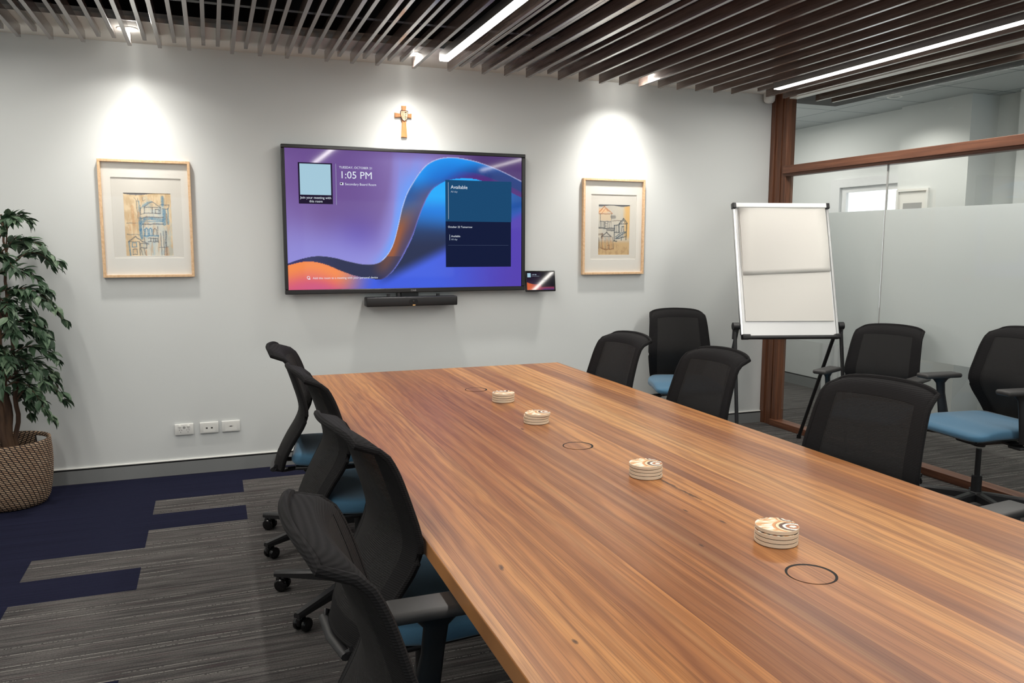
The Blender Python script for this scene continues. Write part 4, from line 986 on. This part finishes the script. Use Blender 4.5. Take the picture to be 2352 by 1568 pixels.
tr = thing('ficus_tree', 'tall leafy green ficus tree standing in the woven basket', 'plant', (BX, BY, .02))
bm = B(); lathe(bm, [(.12, 0), (.16, .02), (.185, .20), (.19, .235), (.1, .24)], n=32); build('soil', bm, M['soil'], tr, True)
stems = [[(.01, -.05, .22), (-.02, -.04, .55), (-.05, -.01, .9), (-.04, .0, 1.2), (-.07, .01, 1.5)], [(.04, -.02, .22), (.06, -.02, .5), (.07, -.02, .8), (.04, .0, 1.1), (.06, .0, 1.4), (.05, 0, 1.62)], [(-.01, -.06, .22), (-.06, -.06, .5), (-.12, -.05, .8), (-.15, -.03, 1.15)], [(.02, -.03, .22), (.012, -.03, .55), (.0, -.02, .9), (.01, .0, 1.25), (-.01, 0, 1.6)]]
for st, r in zip(stems, (.022, .014, .015, .027)):
    pts = []
    for i in range(len(st)-1):
        for q in range(6):
            s = q/6; pts.append(Vector(st[i]).lerp(Vector(st[i+1]), s)+Vector((.006*math.sin(9*s+i*2), .006*math.cos(7*s+i), 0)))
    pts.append(Vector(st[-1])); bm = B(); tube(bm, pts, [lerp(r, r*.35, i/(len(pts)-1)) for i in range(len(pts))], 10)
    build('trunk', bm, M['bark'], tr, True)
rnd = random.Random(21)
lf = B(); tw = B(); tones = []
def leaf(p, d, up, L, tone):
    d = d.normalized(); s = d.cross(up)
    if s.length < .1: s = d.cross(Vector((1, 0, 0)))
    s.normalize(); n_ = s.cross(d).normalized(); w = L*rnd.uniform(.20, .26)
    mid = [p, p+d*L*.35-n_*L*.0, p+d*L*.70-n_*L*.05, p+d*L-n_*L*.16]
    lft = [p+d*L*.18+s*w*.75+n_*L*.03, p+d*L*.42+s*w+n_*L*.05, p+d*L*.74+s*w*.5+n_*L*.0]
    rgt = [p+d*L*.18-s*w*.75+n_*L*.03, p+d*L*.42-s*w+n_*L*.05, p+d*L*.74-s*w*.5+n_*L*.0]
    vm = [lf.verts.new(q) for q in mid]; vl = [lf.verts.new(q) for q in lft]; vr = [lf.verts.new(q) for q in rgt]
    tones.extend([tone]*4+[tone+.10]*6)
    for a in ((vm[0], vl[0], vm[1]), (vl[0], vl[1], vm[1]), (vl[1], vm[2], vm[1]), (vl[1], vl[2], vm[2]), (vl[2], vm[3], vm[2])): lf.faces.new(a)
    for a in ((vm[0], vm[1], vr[0]), (vr[0], vm[1], vr[1]), (vr[1], vm[1], vm[2]), (vr[1], vm[2], vr[2]), (vr[2], vm[2], vm[3])): lf.faces.new(a)
branches = []
# branches whose tips the photo shows on the right, then the rest all around
for (z, ln, az, rise, droop) in ((1.50, .36, -8, .10, .16), (1.56, .20, 20, .14, .05), (1.36, .36, -12, .09, .17), (1.44, .26, -40, .08, .12), (1.22, .38, -6, .12, .24), (1.26, .36, -22, .10, .30), (1.15, .33, 5, .08, .18), (1.05, .36, -30, .10, .14), (.90, .33, -10, .10, .12), (.86, .35, -28, .10, .18), (.80, .34, -5, .10, .20), (.74, .35, -20, .10, .26), (.70, .30, -50, .08, .14), (.95, .26, -70, .06, .12), (1.0, .30, 10, .08, .1), (1.1, .28, -60, .06, .1), (1.62, .14, -60, .12, .02)):
    branches.append((z, ln, az, rise, droop))
for k in range(30):
    branches.append((rnd.uniform(.70, 1.62), rnd.uniform(.2, .36), rnd.uniform(-140, 220), rnd.uniform(.05, .13), rnd.uniform(.08, .22)))
for (z, ln, az, rise, droop) in branches:
    ln *= .84; z = min(z, 1.53)-.02
    a = math.radians(az); d0 = Vector((math.cos(a), math.sin(a), 0))
    if d0.y > 0: ln = min(ln, .22/max(.25, d0.y))
    st = stems[rnd.choice((0, 1, 3))]; zc = z
    o = Vector((interp([(q[2], q[0]) for q in st], z-.1), interp([(q[2], q[1]) for q in st], z-.1), z-.10))
    pts = [o+d0*ln*s+Vector((0, 0, rise*math.sin(s*PI*.62)*1.6-droop*s*s*1.1+.02*s)) for s in [i/9 for i in range(10)]]
    tube(tw, pts, [lerp(.0045, .0012, i/9) for i in range(10)], 5)
    for i in range(2, 10):
        for rep in range(5 if i > 3 else 3):
            p = pts[i]+Vector((rnd.uniform(-.012, .012), rnd.uniform(-.012, .012), rnd.uniform(-.01, .01)))
            tdir = (pts[i]-pts[i-1]).normalized(); sd = rnd.choice((-1, 1))
            side = Vector((-d0.y, d0.x, 0))*sd*rnd.uniform(.2, 1.0)
            dd = tdir*rnd.uniform(.4, 1.1)+side+Vector((0, 0, rnd.uniform(-.9, .15)))
            if rep in (2, 4): dd = tdir+Vector((0, 0, rnd.uniform(-.6, .5)))+side*.3
            L = rnd.uniform(.056, .090)
            e = p+dd.normalized()*L
            if e.y+BY > -.02 or e.x+BX < XL+.05: continue
            leaf(p, dd, Vector((rnd.uniform(-.4, .4), rnd.uniform(-.4, .4), 1)), L, rnd.choice((rnd.uniform(0, .6), rnd.uniform(.3, .85))))
build('twigs', tw, M['bark'], tr, True)
fo = build('foliage', lf, M['leaf_green'], tr, False)
at = fo.data.attributes.new('tone', 'FLOAT', 'POINT'); at.data.foreach_set('value', tones)

# framed notice in the corridor
t = thing('corridor_picture', 'white framed picture on the corridor wall nib, cut by the frosted band', 'picture', (CX-.081, -.06, 1.72))
bm = B()
for a in ((-.19, .15, .23, .25), (-.19, .15, -.25, -.23), (-.19, -.17, -.23, .23), (.13, .15, -.23, .23)): box(bm, -.02, 0, a[0], a[1], a[2], a[3])
build('frame', bm, M['white_plastic'], t)
bm = B(); box(bm, -.006, 0, -.17, .13, -.23, .23); build('mount', bm, M['mat_board'], t)
bm = B(); box(bm, -.0075, -.006, -.12, .08, -.17, .13); build('print', bm, M['indicator_grey'], t)
